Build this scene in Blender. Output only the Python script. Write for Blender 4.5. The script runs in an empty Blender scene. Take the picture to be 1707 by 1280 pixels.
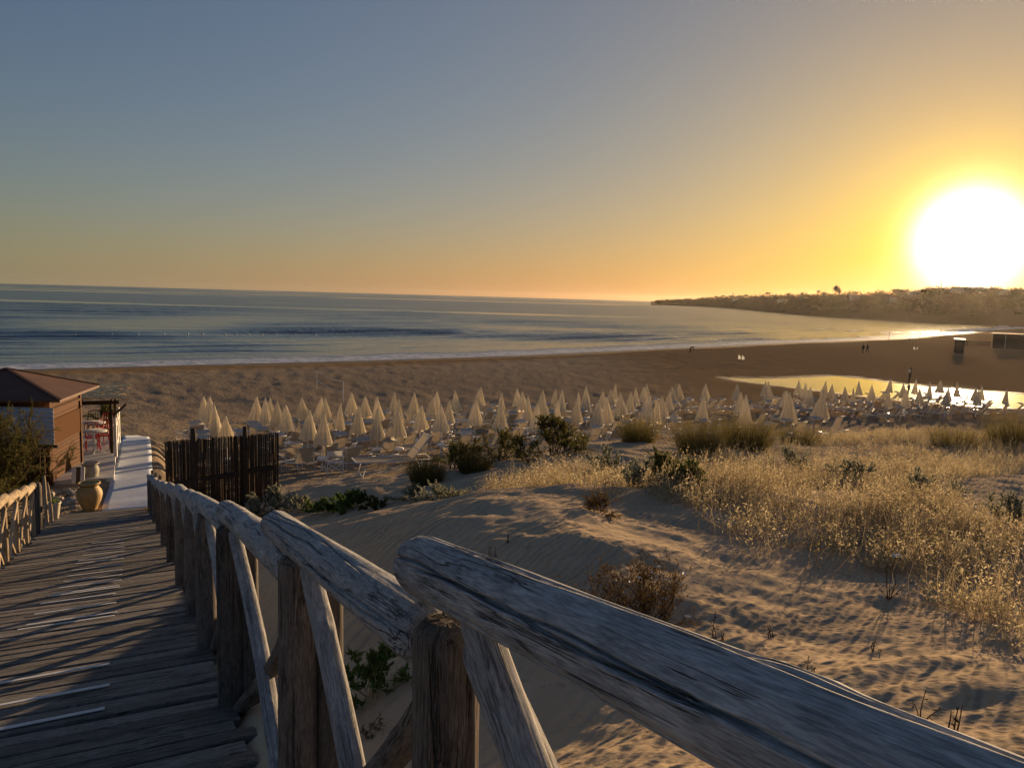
import bpy, math, random
import numpy as np
from mathutils import Vector, Matrix, Quaternion

R = math.radians
rng = np.random.default_rng(7)
random.seed(7)
scene = bpy.context.scene
COL = scene.collection

# ------------------------------------------------------------------ camera
F_PX, IMG_W, IMG_H = 1282.0, 1707.0, 1280.0
ROLL = math.atan(0.0273)
PITCH = math.atan((640 - 494.3) * math.cos(ROLL) / F_PX)
HC = 8.0                                     # eye height in metres above the datum (sea lies at -1)
fwd = np.array([0, math.cos(PITCH), -math.sin(PITCH)])
_r0 = np.array([1.0, 0, 0]); _u0 = np.cross(_r0, fwd)
c_right = _r0 * math.cos(ROLL) + _u0 * math.sin(ROLL)
c_up = _u0 * math.cos(ROLL) - _r0 * math.sin(ROLL)
cam_d = bpy.data.cameras.new('camera'); cam = bpy.data.objects.new('camera', cam_d); COL.objects.link(cam)
cam_d.sensor_fit = 'HORIZONTAL'; cam_d.sensor_width = 36.0; cam_d.lens = 36.0 * F_PX / IMG_W
cam_d.clip_start = 0.05; cam_d.clip_end = 60000
M = Matrix(((c_right[0], c_up[0], -fwd[0], 0), (c_right[1], c_up[1], -fwd[1], 0), (c_right[2], c_up[2], -fwd[2], HC), (0, 0, 0, 1)))
cam.matrix_world = M
scene.camera = cam

# ------------------------------------------------------------------ sky, sun, exposure
SUN_AZ, SUN_EL = R(30.2), R(4.3)
sun_dir = Vector((math.sin(SUN_AZ) * math.cos(SUN_EL), math.cos(SUN_AZ) * math.cos(SUN_EL), math.sin(SUN_EL)))
world = bpy.data.worlds.new('World'); scene.world = world; world.use_nodes = True
wn, wl = world.node_tree.nodes, world.node_tree.links
wn.clear()
def wmath(op, a, b=None):
    n = wn.new('ShaderNodeMath'); n.operation = op
    for i, v in enumerate((a, b)):
        if v is None: continue
        if isinstance(v, (int, float)): n.inputs[i].default_value = v
        else: wl.new(v, n.inputs[i])
    return n.outputs[0]
sky = wn.new('ShaderNodeTexSky'); sky.sky_type = 'NISHITA'; sky.sun_disc = False
sky.sun_elevation = SUN_EL; sky.sun_rotation = SUN_AZ
sky.altitude = 0; sky.air_density = 1.0; sky.dust_density = 0.5; sky.ozone_density = 2.0
out = wn.new('ShaderNodeOutputWorld')
bg = wn.new('ShaderNodeBackground'); bg.inputs['Strength'].default_value = 0.10
# evening air: extinction of blue towards the sun and the horizon, and the light the humid air scatters forward round the sun
tc = wn.new('ShaderNodeTexCoord')
dp = wn.new('ShaderNodeVectorMath'); dp.operation = 'DOT_PRODUCT'
nrm = wn.new('ShaderNodeVectorMath'); nrm.operation = 'NORMALIZE'
wl.new(tc.outputs['Generated'], nrm.inputs[0]); wl.new(nrm.outputs[0], dp.inputs[0]); dp.inputs[1].default_value = sun_dir
theta = wmath('MULTIPLY', wmath('ARCCOSINE', wmath('MINIMUM', dp.outputs['Value'], 1.0)), 180 / math.pi)
sepz = wn.new('ShaderNodeSeparateXYZ'); wl.new(nrm.outputs[0], sepz.inputs[0])
elev = wmath('MULTIPLY', wmath('ARCSINE', wmath('MAXIMUM', sepz.outputs[2], 0.0)), 180 / math.pi)
def wexp(v, k): return wmath('EXPONENT', wmath('DIVIDE', v, -k))
def wvec(op, a, b):
    n = wn.new('ShaderNodeVectorMath'); n.operation = op
    for i, v in enumerate((a, b)):
        if isinstance(v, tuple): n.inputs[i].default_value = v
        else: wl.new(v, n.inputs[i])
    return n.outputs[0]
f1 = wvec('MULTIPLY', wexp(theta, 25.0), (0.69, 0.39, 0.74)); f2 = wvec('MULTIPLY', wexp(elev, 8.0), (0.68, 0.68, 0.60))
filt = wvec('MAXIMUM', wvec('SUBTRACT', wvec('SUBTRACT', (1.0, 1.0, 1.0), f1), f2), (0.02, 0.02, 0.02))
wl.new(wvec('MULTIPLY', wvec('MULTIPLY', sky.outputs[0], (0.70, 0.715, 0.88)), filt), bg.inputs['Color'])
last = bg.outputs[0]
def gauss(k): return wmath('EXPONENT', wmath('MULTIPLY', wmath('POWER', wmath('DIVIDE', theta, k), 2.0), -1.0))
for (col, fac) in (
        ((7.0, 6.0, 4.4), gauss(2.15)),
        ((0.42, 0.33, 0.05), gauss(4.5)),
        ((0.45, 0.03, 0.0), wexp(theta, 4.5)),
        ((0.165, 0.0, 0.015), wexp(theta, 12.0)),
        ((0.089, 0.05, 0.0), wexp(theta, 30.0)),
        ((0.066, 0.108, 0.080), wexp(elev, 5.0)),
        ((0.88, 0.13, 0.0), wmath('MULTIPLY', wexp(elev, 5.0), wexp(theta, 25.0)))):
    b2 = wn.new('ShaderNodeBackground'); wl.new(wvec('MULTIPLY', fac, col), b2.inputs['Color']); b2.inputs['Strength'].default_value = 1.0
    ad = wn.new('ShaderNodeAddShader'); wl.new(last, ad.inputs[0]); wl.new(b2.outputs[0], ad.inputs[1]); last = ad.outputs[0]
wl.new(last, out.inputs['Surface'])
sun_l = bpy.data.lights.new('sun', 'SUN'); sun = bpy.data.objects.new('sun', sun_l); COL.objects.link(sun)
sun_l.energy = 5.0; sun_l.angle = R(0.6); sun_l.color = (1.0, 0.67, 0.36)
sun.rotation_euler = (-sun_dir).to_track_quat('-Z', 'Y').to_euler()
sun.location = (60, 100, 40)
scene.view_settings.view_transform = 'Standard'; scene.view_settings.look = 'None'
scene.view_settings.gamma = 1.0; scene.view_settings.use_curve_mapping = False
scene.view_settings.exposure = 0.62
scene.cycles.use_denoising = True
scene.cycles.max_bounces = 8
scene.cycles.transparent_max_bounces = 16

# ------------------------------------------------------------------ image <-> place helpers
def ray(px, py): return fwd + c_right * ((px - IMG_W / 2) / F_PX) - c_up * ((py - IMG_H / 2) / F_PX)
EYE = np.array([0, 0, HC])
def onz(px, py, z):
    d = ray(px, py); return EYE + d * ((z - HC) / d[2])
def at_depth(px, py, y):
    d = ray(px, py); return EYE + d * (y / d[1])
_u = ray(214, 746); _u = _u / np.linalg.norm(_u[:2])
SLOPE = _u[2]; U2 = _u[:2]; LAT = np.array([U2[1], -U2[0]]); HB = 1.5
PATH_AZ = math.atan2(U2[0], U2[1])
def ramp(s, l, h=0.0):
    p = U2 * s + LAT * l
    return np.array([p[0], p[1], HC - HB + SLOPE * s + h])
def onramp(px, py):
    d = ray(px, py); t = -HB / (d[2] - SLOPE * (d[:2] @ U2)); p = d * t
    return p[:2] @ U2, p[:2] @ LAT

# ------------------------------------------------------------------ numpy noise
def _hash(ix, iy, seed):
    h = (ix.astype(np.int64) * 374761393 + iy.astype(np.int64) * 668265263 + seed * 982451653) & 0xFFFFFFFF
    h = ((h ^ (h >> 13)) * 1274126177) & 0xFFFFFFFF
    return ((h ^ (h >> 16)) & 0xFFFF) / 65535.0
def vnoise(x, y, seed=0):
    x = np.asarray(x, float); y = np.asarray(y, float)
    ix = np.floor(x); iy = np.floor(y); fx = x - ix; fy = y - iy
    fx = fx * fx * (3 - 2 * fx); fy = fy * fy * (3 - 2 * fy)
    a = _hash(ix, iy, seed); b = _hash(ix + 1, iy, seed); c = _hash(ix, iy + 1, seed); d = _hash(ix + 1, iy + 1, seed)
    return (a + (b - a) * fx) * (1 - fy) + (c + (d - c) * fx) * fy - 0.5
def fbm(x, y, oct=4, seed=0):
    s = 0; a = 1.0
    for i in range(oct): s = s + a * vnoise(x * 2 ** i + 17 * i, y * 2 ** i - 9 * i, seed + i); a *= 0.5
    return s
def sstep(a, b, x):
    t = np.clip((x - a) / (b - a), 0, 1); return t * t * (3 - 2 * t)
def smax(a, b, k): return 0.5 * (a + b + np.sqrt((a - b) ** 2 + k * k))
def seg_dist(P, poly):
    """unsigned distance of points to an open polyline and the sign of the nearest segment's side"""
    best = np.full(len(P), 1e18); sgn = np.ones(len(P))
    for (a, b) in zip(poly[:-1], poly[1:]):
        ab = b - a; t = np.clip(((P - a) @ ab) / (ab @ ab), 0, 1)
        q = P - (a + t[:, None] * ab); d = (q ** 2).sum(1)
        cr = ab[0] * q[:, 1] - ab[1] * q[:, 0]
        m = d < best - 1e-9
        best = np.where(m, d, best); sgn = np.where(m, np.sign(cr), sgn)
    return np.sqrt(best), sgn
def in_poly(P, poly):
    inside = np.zeros(len(P), bool); n = len(poly)
    for i in range(n):
        a, b = poly[i], poly[(i + 1) % n]
        cond = (a[1] > P[:, 1]) != (b[1] > P[:, 1])
        xs = (b[0] - a[0]) * (P[:, 1] - a[1]) / (b[1] - a[1] + 1e-12) + a[0]
        inside ^= cond & (P[:, 0] < xs)
    return inside

# ------------------------------------------------------------------ ground shape
SEA_Z, LAG_Z = -1.0, -0.55
shore_px = [(0, 615), (170, 611), (320, 607), (600, 600), (850, 592), (1000, 585), (1150, 578), (1300, 571), (1481, 564), (1566, 557), (1640, 550.5), (1707, 547)]
shore = [onz(px, py, SEA_Z)[:2] for px, py in shore_px]
shore = [shore[0] + (shore[0] - shore[3]) * 6] + shore + [np.array([420., 420.]), np.array([900., 380.])]
shore = np.array(shore)
def shore_d(P):
    d, s = seg_dist(P, shore); return d * -s        # + on land, - at sea
lag_px = [(1205, 630), (1250, 630.5), (1297, 631), (1345, 629), (1391, 627), (1434, 631), (1486, 638), (1541, 644), (1623, 650), (1707, 658), (1790, 668), (1790, 680), (1707, 680), (1640, 679), (1584, 674), (1500, 667), (1444, 661), (1346, 649), (1280, 641), (1231, 635)]
lagoon = np.array([onz(px, py, LAG_Z)[:2] for px, py in lag_px])
ctrl = [(560,870,10),(640,850,10.7),(700,840,11),(770,826,11.3),(840,822,11.6),(920,832,11.4),(1000,838,11),(1080,832,10.9),
        (760,900,7.5),(840,900,7.4),(920,900,7.6),(900,960,6.7),(1000,930,7.2),(640,940,7.2),(740,812,15.5),(560,845,14.5),(640,800,19),(600,790,23),(760,790,17.5),(850,790,17.5),
        (950,780,18),(940,738,23),(1060,738,23),(1000,800,15),(1200,800,15.5),(1170,775,19),(1400,800,15.5),(1400,740,23),(1600,800,16),
        (1600,850,13.5),(1700,860,13),(1550,735,26),(1700,740,26),(1650,705,34),(1500,712,31),(1300,738,28),(1300,960,8),(1450,960,7.8),(1200,1000,7),
        (1500,1050,6),(1350,1100,5.2),(1100,900,8.8),(1150,870,9.6),(1120,838,10.6),(1300,850,11),(1450,880,10),(1650,960,8),(1700,1000,7.2),
        (1600,1120,4.7),(1690,1080,5.0),(1700,1200,3.6),(1400,1200,4.1),(1200,1150,5),(1000,1150,5.2),(800,1100,5.3),(620,1130,4.8),(560,1200,4.1),(950,1270,3.7),
        (1660,1030,5.9)]
def near_f(px, y): return 1 - 0.26 * (1 - float(sstep(11, 24, np.float64(y)))) * min(1, max(0, (px - 580) / 180))
C3 = [at_depth(px, py, y * near_f(px, y)) for px, py, y in ctrl] + [np.array(p) for p in ((-.1, 14.2, 4.2), (-1.6, 13.4, 4.05), (1.4, 14, 4.3), (3.0, 14., 4.35), (-3, 6, 5.15), (-4, 13, 3.75))]
C3 = np.array(C3)
CREST = C3[:8, :2][np.argsort(C3[:8, 0])]
def beach_z(x, y, P):
    d = shore_d(P)
    p1 = 4.13 - 0.085 * y + 0.07 * np.clip(x, -6, 14) * np.exp(-np.maximum(0, y - 30) / 18)
    fore = SEA_Z + np.where(d > 0, 0.58 * (1 - np.exp(-np.maximum(d, 0) / 9.0)), 0.07 * np.minimum(d, 0))
    return np.where(d > 0, smax(p1, fore, 0.3) - 0.03, fore), d
def base_z(x, y): return 6.38 - 0.169 * y + 0.085 * np.minimum(x, 0.6)
def raw_z(x, y):
    P = np.stack([x, y], 1); bz, d = beach_z(x, y, P)
    r = np.hypot(x, y)
    return smax(np.where(y > 26, np.minimum(base_z(x, y), bz - .2 * (y - 26)), base_z(x, y)), bz, 0.3) - 0.04, d
_sig = 0.21 * C3[:, 1] + 0.7
_K = np.exp(-((C3[:, None, 0] - C3[None, :, 0]) ** 2 + (C3[:, None, 1] - C3[None, :, 1]) ** 2) / (2 * _sig[None, :] ** 2))
_res = C3[:, 2] - raw_z(C3[:, 0], C3[:, 1])[0]
_wts = np.linalg.solve(_K.T @ _K + 0.02 * np.eye(len(C3)), _K.T @ _res)
def ground(x, y, detail=True):
    x = np.atleast_1d(np.asarray(x, float)); y = np.atleast_1d(np.asarray(y, float))
    z, d = raw_z(x, y)
    near = np.hypot(x, y) < 70
    rb = np.zeros_like(z)
    xn, yn = x[near], y[near]
    for c, s, w in zip(C3, _sig, _wts): rb[near] += w * np.exp(-((xn - c[0]) ** 2 + (yn - c[1]) ** 2) / (2 * s * s))
    z = z + rb * sstep(3.5, -1.0, y - 27.0 - 0.35 * np.maximum(0, x - 9))
    # wind-shaped and trodden relief
    if detail:
        dune = sstep(34, 22, y + 0.4 * x) 
        z = z + dune * (0.11 * fbm(x * 0.55, y * 0.55, 3, 3) + 0.06 * fbm(x * 2.0 + y * .8, y * 2.6 - x * .7, 3, 11))
        tro = (1 - dune) * sstep(2, 12, d)
        z = z + tro * (0.09 * fbm(x * 1.1, y * 1.1, 3, 21) + 0.05 * fbm(x * 0.3, y * 0.3, 2, 31))
        fp = np.maximum(0, vnoise(x * 4.2 + .6 * vnoise(x * 3, y * 3, 4), y * 4.2, 77) - 0.29)                 # scattered footprints
        z = z - sstep(60, 25, y) * sstep(3.0, 6.0, np.hypot(x, y)) * fp * 0.11
    # a wind-built crest with a sharp lee side, and the hollow behind it
    cx_ = np.interp(x, CREST[:, 0], CREST[:, 1]); inx = sstep(-3.4, -1.8, x) * sstep(2.6, 1.4, x)
    z = z + inx * (0.0 - 0.30 * np.exp(-((y - cx_ - 2.2) / 1.1) ** 2))
    side = np.where(x < -0.45, 0.75, 1.7)
    z = z + 0.10 * np.exp(-((x + 0.45) / side) ** 2) * sstep(4.8, 6.6, y) * sstep(9.6, 8.4, y) - 0.08 * np.exp(-((x - 1.3) / 0.7) ** 2 - ((y - 7.0) / 1.1) ** 2)
    # corridor of the boardwalk: sand lies just under the boards
    s = x * U2[0] + y * U2[1]; l = x * LAT[0] + y * LAT[1]
    rz = HC - HB + SLOPE * s - 0.13
    k = sstep(-2.6, -1.65, l) * sstep(1.25, 0.62, l) * sstep(23.5, 20.5, s) * sstep(-6, -4, s)
    z = z * (1 - k) + rz * k
    z = z + 0.20 * np.exp(-((l - 0.66) / 0.22) ** 2) * np.exp(-((s - 3.4) / 1.2) ** 2)     # sand blown on to the edge of the boards
    k2 = sstep(-11, -8, l) * sstep(1.6, 0.8, l) * sstep(19.5, 21.5, s) * sstep(40, 34, s)
    mz = 2.66 - 0.055 * (s - 20)
    z = z * (1 - k2 * 0.9) + (mz - 0.03) * k2 * 0.9
    # lagoon
    near = (np.hypot(x, y) < 260) & (y > 40)
    if near.any():
        P = np.stack([x[near], y[near]], 1)
        ins = in_poly(P, lagoon)
        dd, _ = seg_dist(P, np.vstack([lagoon, lagoon[:1]]))
        zz = z[near]
        o = LAG_Z + 0.02 + 0.03 * dd; kk = sstep(0, 9, dd)
        zz = np.where(ins, LAG_Z + 0.02 - np.minimum(0.6, 0.10 * dd), o * (1 - kk) + zz * kk)
        z[near] = zz
    return z
def gz(x, y): return float(ground([x], [y])[0])
_TT = np.concatenate([np.arange(1.5, 40, 0.1), np.arange(40, 300, 0.5)])
def hit(px, py, h=0.0, tmin=2.5):
    """first point along the line of sight that lies h above the ground"""
    d = ray(px, py); d = d / math.hypot(d[0], d[1])
    T = _TT[_TT > tmin]
    z = HC + d[2] * T; g = ground(d[0] * T, d[1] * T) + h
    i = np.argmax(z <= g)
    if not (z <= g).any(): i = len(T) - 1
    t = T[i]
    if i > 0:
        a, b = z[i - 1] - g[i - 1], z[i] - g[i]
        if a > 0 >= b: t = T[i - 1] + (T[i] - T[i - 1]) * a / (a - b)
    x, y = d[0] * t, d[1] * t
    return np.array([x, y, gz(x, y)])

# ------------------------------------------------------------------ materials
MATS = {}
class NT:
    def __init__(s, name):
        s.m = bpy.data.materials.new(name); s.m.use_nodes = True; s.t = s.m.node_tree; s.n = s.t.nodes; s.l = s.t.links
        s.b = s.n['Principled BSDF']; s.o = s.n['Material Output']; MATS[name] = s.m
    def new(s, t, **kw):
        n = s.n.new(t)
        for k, v in kw.items(): setattr(n, k, v)
        return n
    def link(s, a, b): s.l.new(a, b)
    def val(s, inp, v):
        if hasattr(v, 'is_linked') or hasattr(v, 'links'): s.l.new(v, inp)
        else: inp.default_value = v
    def math(s, op, a, b=0.0, c=None, clamp=False):
        n = s.new('ShaderNodeMath', operation=op, use_clamp=clamp); s.val(n.inputs[0], a); s.val(n.inputs[1], b)
        if c is not None: s.val(n.inputs[2], c)
        return n.outputs[0]
    def coord(s, kind='Object', scale=(1, 1, 1), rot=(0, 0, 0)):
        if kind == 'Position': o = s.new('ShaderNodeNewGeometry').outputs['Position']
        else: o = s.new('ShaderNodeTexCoord').outputs[kind]
        mp = s.new('ShaderNodeMapping'); mp.inputs['Scale'].default_value = scale; mp.inputs['Rotation'].default_value = rot
        s.l.new(o, mp.inputs[0]); return mp.outputs[0]
    def noise(s, vec, scale, detail=4, rough=0.55, dist=0.0):
        n = s.new('ShaderNodeTexNoise'); s.l.new(vec, n.inputs['Vector']); n.inputs['Scale'].default_value = scale
        n.inputs['Detail'].default_value = detail; n.inputs['Roughness'].default_value = rough; n.inputs['Distortion'].default_value = dist
        return n.outputs['Fac']
    def ramp(s, f, stops, interp='LINEAR'):
        n = s.new('ShaderNodeValToRGB'); s.l.new(f, n.inputs[0]); e = n.color_ramp.elements; n.color_ramp.interpolation = interp
        while len(e) < len(stops): e.new(0.5)
        for el, (p, c) in zip(e, stops):
            el.position = p; el.color = (*c, 1) if len(c) == 3 else (c[0],) * 3 + (1,)
        return n.outputs[0]
    def mix(s, f, a, b, blend='MIX'):
        n = s.new('ShaderNodeMix', data_type='RGBA', blend_type=blend)
        s.val(n.inputs[0], f)
        for i, v in ((6, a), (7, b)):
            if isinstance(v, tuple): n.inputs[i].default_value = (*v, 1)
            else: s.l.new(v, n.inputs[i])
        return n.outputs[2]
    def attr(s, name):
        return s.new('ShaderNodeAttribute', attribute_name=name).outputs['Fac']
    def rand(s): return s.new('ShaderNodeObjectInfo').outputs['Random']
    def bump(s, h, dist=1.0, strength=1.0, normal=None):
        n = s.new('ShaderNodeBump'); s.l.new(h, n.inputs['Height']); n.inputs['Distance'].default_value = dist; n.inputs['Strength'].default_value = strength
        if normal is not None: s.l.new(normal, n.inputs['Normal'])
        return n.outputs[0]
    def base(s, col, rough=0.8, spec=0.3):
        if isinstance(col, tuple): s.b.inputs['Base Color'].default_value = (*col, 1)
        else: s.l.new(col, s.b.inputs['Base Color'])
        s.val(s.b.inputs['Roughness'], rough); s.val(s.b.inputs['Specular IOR Level'], spec)
    def norm(s, n): s.l.new(n, s.b.inputs['Normal'])

def mat_sand():
    t = NT('sand'); p = t.coord('Position')
    big = t.noise(p, 0.35, 4); mid = t.noise(p, 3.0, 5); grain = t.noise(p, 160, 3, 0.7)
    col = t.ramp(mid, [(0.3, (0.44, 0.335, 0.215)), (0.7, (0.57, 0.445, 0.295))])
    col = t.mix(t.math('MULTIPLY', t.ramp(big, [(0.35, (0, 0, 0)), (0.7, (1, 1, 1))]), 0.35), col, (0.52, 0.41, 0.275))
    col = t.mix(0.35, col, t.ramp(grain, [(0.35, (0.33, 0.25, 0.17)), (0.65, (0.68, 0.545, 0.41))]))
    # dark specks of litter and shell on the trodden beach
    sp = t.noise(p, 9, 3, 0.6)
    col = t.mix(t.math('MULTIPLY', t.ramp(sp, [(0.64, (0, 0, 0)), (0.70, (1, 1, 1))]), 0.35), col, (0.16, 0.115, 0.08))
    tro = t.attr('trod')
    col = t.mix(t.math('MULTIPLY', tro, 0.85), col, t.mix(0.75, col, (0.23, 0.18, 0.13)))
    damp_glow = t.attr('damp_glow')
    col = t.mix(t.math('MULTIPLY', damp_glow, 0.85), col, (0.36, 0.22, 0.098))  # damp sand, with the golden lens-flare veil painted into its colour
    wet = t.attr('wet')
    col = t.mix(wet, col, (0.115, 0.080, 0.055))
    t.base(col, t.math('SUBTRACT', 0.92, t.math('MULTIPLY', wet, 0.45)), t.math('MULTIPLY', wet, 0.3))
    # relief: wind ripples on the dune, trampling on the beach, grain
    warp = t.new('ShaderNodeTexWave', wave_type='BANDS', bands_direction='X', wave_profile='SIN')
    t.link(t.coord('Position', (1, 1, 1), (0, 0, R(35))), warp.inputs['Vector'])
    warp.inputs['Scale'].default_value = 2.9; warp.inputs['Distortion'].default_value = 4.0; warp.inputs['Detail'].default_value = 3; warp.inputs['Detail Scale'].default_value = 1.3
    rip_mask = t.ramp(t.noise(p, 0.6, 3), [(0.36, (0.15, 0.15, 0.15)), (0.56, (1, 1, 1))])
    dunemask = t.math('SUBTRACT', 1.0, tro)
    h1 = t.math('MULTIPLY', t.math('MULTIPLY', warp.outputs['Fac'], t.math('MULTIPLY', rip_mask, dunemask)), 0.030)
    h2 = t.math('MULTIPLY', t.noise(p, 7.0, 4, 0.55, 0.6), t.math('ADD', 0.008, t.math('MULTIPLY', tro, 0.11)))
    h3 = t.math('MULTIPLY', t.noise(p, 2.2, 3, 0.5, 0.3), t.math('ADD', 0.008, t.math('MULTIPLY', tro, 0.14)))
    h4 = t.math('MULTIPLY', t.noise(p, 55, 3, 0.7), 0.0035)
    h = t.math('ADD', t.math('ADD', h1, h2), t.math('ADD', h3, h4))
    h = t.math('MULTIPLY', h, t.math('SUBTRACT', 1.0, t.math('MULTIPLY', wet, 0.95)))
    t.norm(t.bump(h, 1.0, 0.9))
mat_sand()
def mat_sea():
    t = NT('sea_water'); p = t.coord('Position', (0.6, 1.0, 1), (0, 0, R(-38)))
    foam = t.attr('foam'); calm = t.attr('calm')
    n1 = t.noise(p, 0.35, 5, 0.6, 0.4); n2 = t.noise(p, 2.4, 4, 0.6)
    h = t.math('ADD', t.math('MULTIPLY', n1, 0.22), t.math('MULTIPLY', n2, 0.035))
    h = t.math('MULTIPLY', h, calm)
    fmask = t.math('MULTIPLY', foam, t.ramp(t.noise(p, 1.1, 6, 0.7), [(0.33, (0, 0, 0)), (0.52, (1, 1, 1))]), clamp=True)
    col = t.mix(fmask, (0.012, 0.030, 0.042), (0.78, 0.78, 0.78))
    t.base(col, t.math('ADD', t.math('ADD', 0.10, t.math('MULTIPLY', t.math('MULTIPLY', t.attr('far'), calm), 0.15)), t.math('MULTIPLY', fmask, 0.6)), 0.5); t.b.inputs['IOR'].default_value = 1.33
    t.norm(t.bump(h, 1.0, 1.0))
mat_sea()
def mat_lagoon():
    t = NT('lagoon_water'); p = t.coord('Position')
    t.base((0.03, 0.035, 0.03), 0.03, 0.5); t.b.inputs['IOR'].default_value = 1.33
    t.norm(t.bump(t.noise(p, 1.6, 3), 0.006, 1.0))
mat_lagoon()
def mat_wood(name, dark, mid, light, along='Z', scale=1.0, rough=0.85, relief=1.0, rnd=0.25, pale=0.0, crackle=0.8):
    t = NT(name)
    def sc(lo): return {'Z': (1, 1, lo), 'X': (lo, 1, 1), 'Y': (1, lo, 1)}[along]
    obj = t.new('ShaderNodeTexCoord').outputs['Object']
    # shift each piece's grain so that no two boards repeat
    off = t.new('ShaderNodeVectorMath', operation='ADD'); t.link(obj, off.inputs[0])
    r = t.rand(); cmb = t.new('ShaderNodeCombineXYZ')
    for i in range(3): t.link(t.math('MULTIPLY', r, 37.0 + 11 * i), cmb.inputs[i])
    t.link(cmb.outputs[0], off.inputs[1])
    def mapped(lo):
        mp = t.new('ShaderNodeMapping'); mp.inputs['Scale'].default_value = sc(lo); t.link(off.outputs[0], mp.inputs[0]); return mp.outputs[0]
    v, v2, v3 = mapped(0.09), mapped(0.40), mapped(0.04)
    g1 = t.noise(v, 55 * scale, 6, 0.7, 0.5); g2 = t.noise(v, 230 * scale, 4, 0.65); g3 = t.noise(v2, 22 * scale, 5, 0.65, 0.8)
    col = t.ramp(g1, [(0.30, dark), (0.48, mid), (0.72, light)])
    col = t.mix(0.50, col, t.ramp(g2, [(0.40, dark), (0.60, light)]))
    col = t.mix(t.math('MULTIPLY', t.ramp(g3, [(0.42, (0, 0, 0)), (0.60, (1, 1, 1))]), 0.55), col, dark)
    g4 = t.noise(mapped(0.07), 480 * scale, 3, 0.6); col = t.mix(0.30, col, t.ramp(g4, [(0.40, tuple(c * .55 for c in dark)), (0.60, light)]))
    if pale:
        b = t.noise(v2, 15 * scale, 3); col = t.mix(t.math('MULTIPLY', t.ramp(b, [(0.60, (0, 0, 0)), (0.67, (1, 1, 1))]), pale), col, light)
    ck = None
    for (sc_, w, m_) in ((11, 0.012, 3.0), (19, 0.016, 5.0), (34, 0.02, 9.0)):
        n_ = t.noise(v3, sc_ * scale, 4, 0.6, 0.7)
        c_ = t.ramp(n_, [(0.5 - w, (0, 0, 0)), (0.5, (1, 1, 1)), (0.5 + w, (0, 0, 0))])
        c_ = t.math('MULTIPLY', c_, t.ramp(t.noise(v2, m_ * scale, 2), [(0.52, (0, 0, 0)), (0.58, (1, 1, 1))]))
        ck = c_ if ck is None else t.math('MAXIMUM', ck, c_)
    col = t.mix(t.math('MULTIPLY', ck, crackle), col, tuple(c * 0.12 for c in dark))
    if rnd:
        hs = t.new('ShaderNodeHueSaturation'); t.link(col, hs.inputs['Color'])
        t.link(t.math('ADD', 1 - rnd, t.math('MULTIPLY', r, 2 * rnd)), hs.inputs['Value']); col = hs.outputs[0]
    t.base(col, rough, 0.25)
    h = t.math('SUBTRACT', t.math('ADD', t.math('MULTIPLY', g1, 0.0022), t.math('MULTIPLY', g2, 0.0006)), t.math('MULTIPLY', ck, 0.004))
    t.norm(t.bump(h, relief, 1.0))
    return t.m
mat_wood('weathered_log', (0.17, 0.176, 0.188), (0.38, 0.38, 0.385), (0.64, 0.635, 0.625), pale=0.45, rnd=0.1)
mat_wood('brace_wood', (0.14, 0.14, 0.147), (0.33, 0.325, 0.32), (0.58, 0.565, 0.545), pale=0.5, rnd=0.15, crackle=0.35, scale=1.3)
mat_wood('brown_post', (0.06, 0.049, 0.04), (0.15, 0.123, 0.102), (0.26, 0.215, 0.18))
mat_wood('pale_log', (0.30, 0.215, 0.13), (0.52, 0.40, 0.26), (0.70, 0.56, 0.39))
mat_wood('board_grey', (0.075, 0.068, 0.063), (0.19, 0.175, 0.16), (0.34, 0.315, 0.29), along='X', rnd=0.3)
mat_wood('orange_board', (0.045, 0.014, 0.0035), (0.10, 0.034, 0.008), (0.15, 0.058, 0.015), along='X', rnd=0.12, relief=0.25, rough=0.8, crackle=0.3)
mat_wood('dark_timber', (0.03, 0.02, 0.014), (0.07, 0.045, 0.03), (0.12, 0.08, 0.055))
mat_wood('reed', (0.05, 0.03, 0.016), (0.11, 0.066, 0.036), (0.20, 0.125, 0.07), rnd=0.0, scale=1.6)
mat_wood('thatch', (0.26, 0.225, 0.17), (0.50, 0.44, 0.34), (0.70, 0.62, 0.49), along='Y', rnd=0.0, crackle=0.2)
def mat_plain(name, col, rough=0.6, var=0.12, scale=6, spec=0.4, bump=0.0, metal=0.0):
    t = NT(name); p = t.coord('Object')
    n = t.noise(p, scale, 5, 0.6)
    lo = tuple(c * (1 - var) for c in col); hi = tuple(min(1, c * (1 + var)) for c in col)
    t.base(t.ramp(n, [(0.3, lo), (0.7, hi)]), rough, spec); t.b.inputs['Metallic'].default_value = metal
    if bump: t.norm(t.bump(t.noise(p, scale * 4, 4), bump, 1.0))
    return t.m
mat_plain('straw', (0.80, 0.58, 0.32), 0.9, 0.35, 9, 0.1)
mat_plain('white_paint', (0.72, 0.71, 0.68), 0.5, 0.08)
mat_plain('white_plastic', (0.78, 0.78, 0.76), 0.35, 0.04)
mat_plain('mat_fabric', (0.62, 0.68, 0.76), 0.85, 0.10, 1.6, 0.2, 0.004)
mat_plain('deck_white', (0.60, 0.59, 0.57), 0.75, 0.08, 2.0, 0.3)
mat_plain('roof_brown', (0.115, 0.055, 0.035), 0.7, 0.2, 2.0)
mat_plain('terracotta_yellow', (0.42, 0.27, 0.10), 0.6, 0.2, 7, 0.4, 0.002)
mat_plain('terracotta_grey', (0.36, 0.33, 0.26), 0.7, 0.2, 9, 0.3, 0.003)
mat_plain('cream_pot', (0.58, 0.52, 0.40), 0.6, 0.1)
mat_plain('red_paint', (0.42, 0.022, 0.022), 0.35, 0.1)
mat_plain('dark_metal', (0.03, 0.03, 0.03), 0.5, 0.1)
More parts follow.
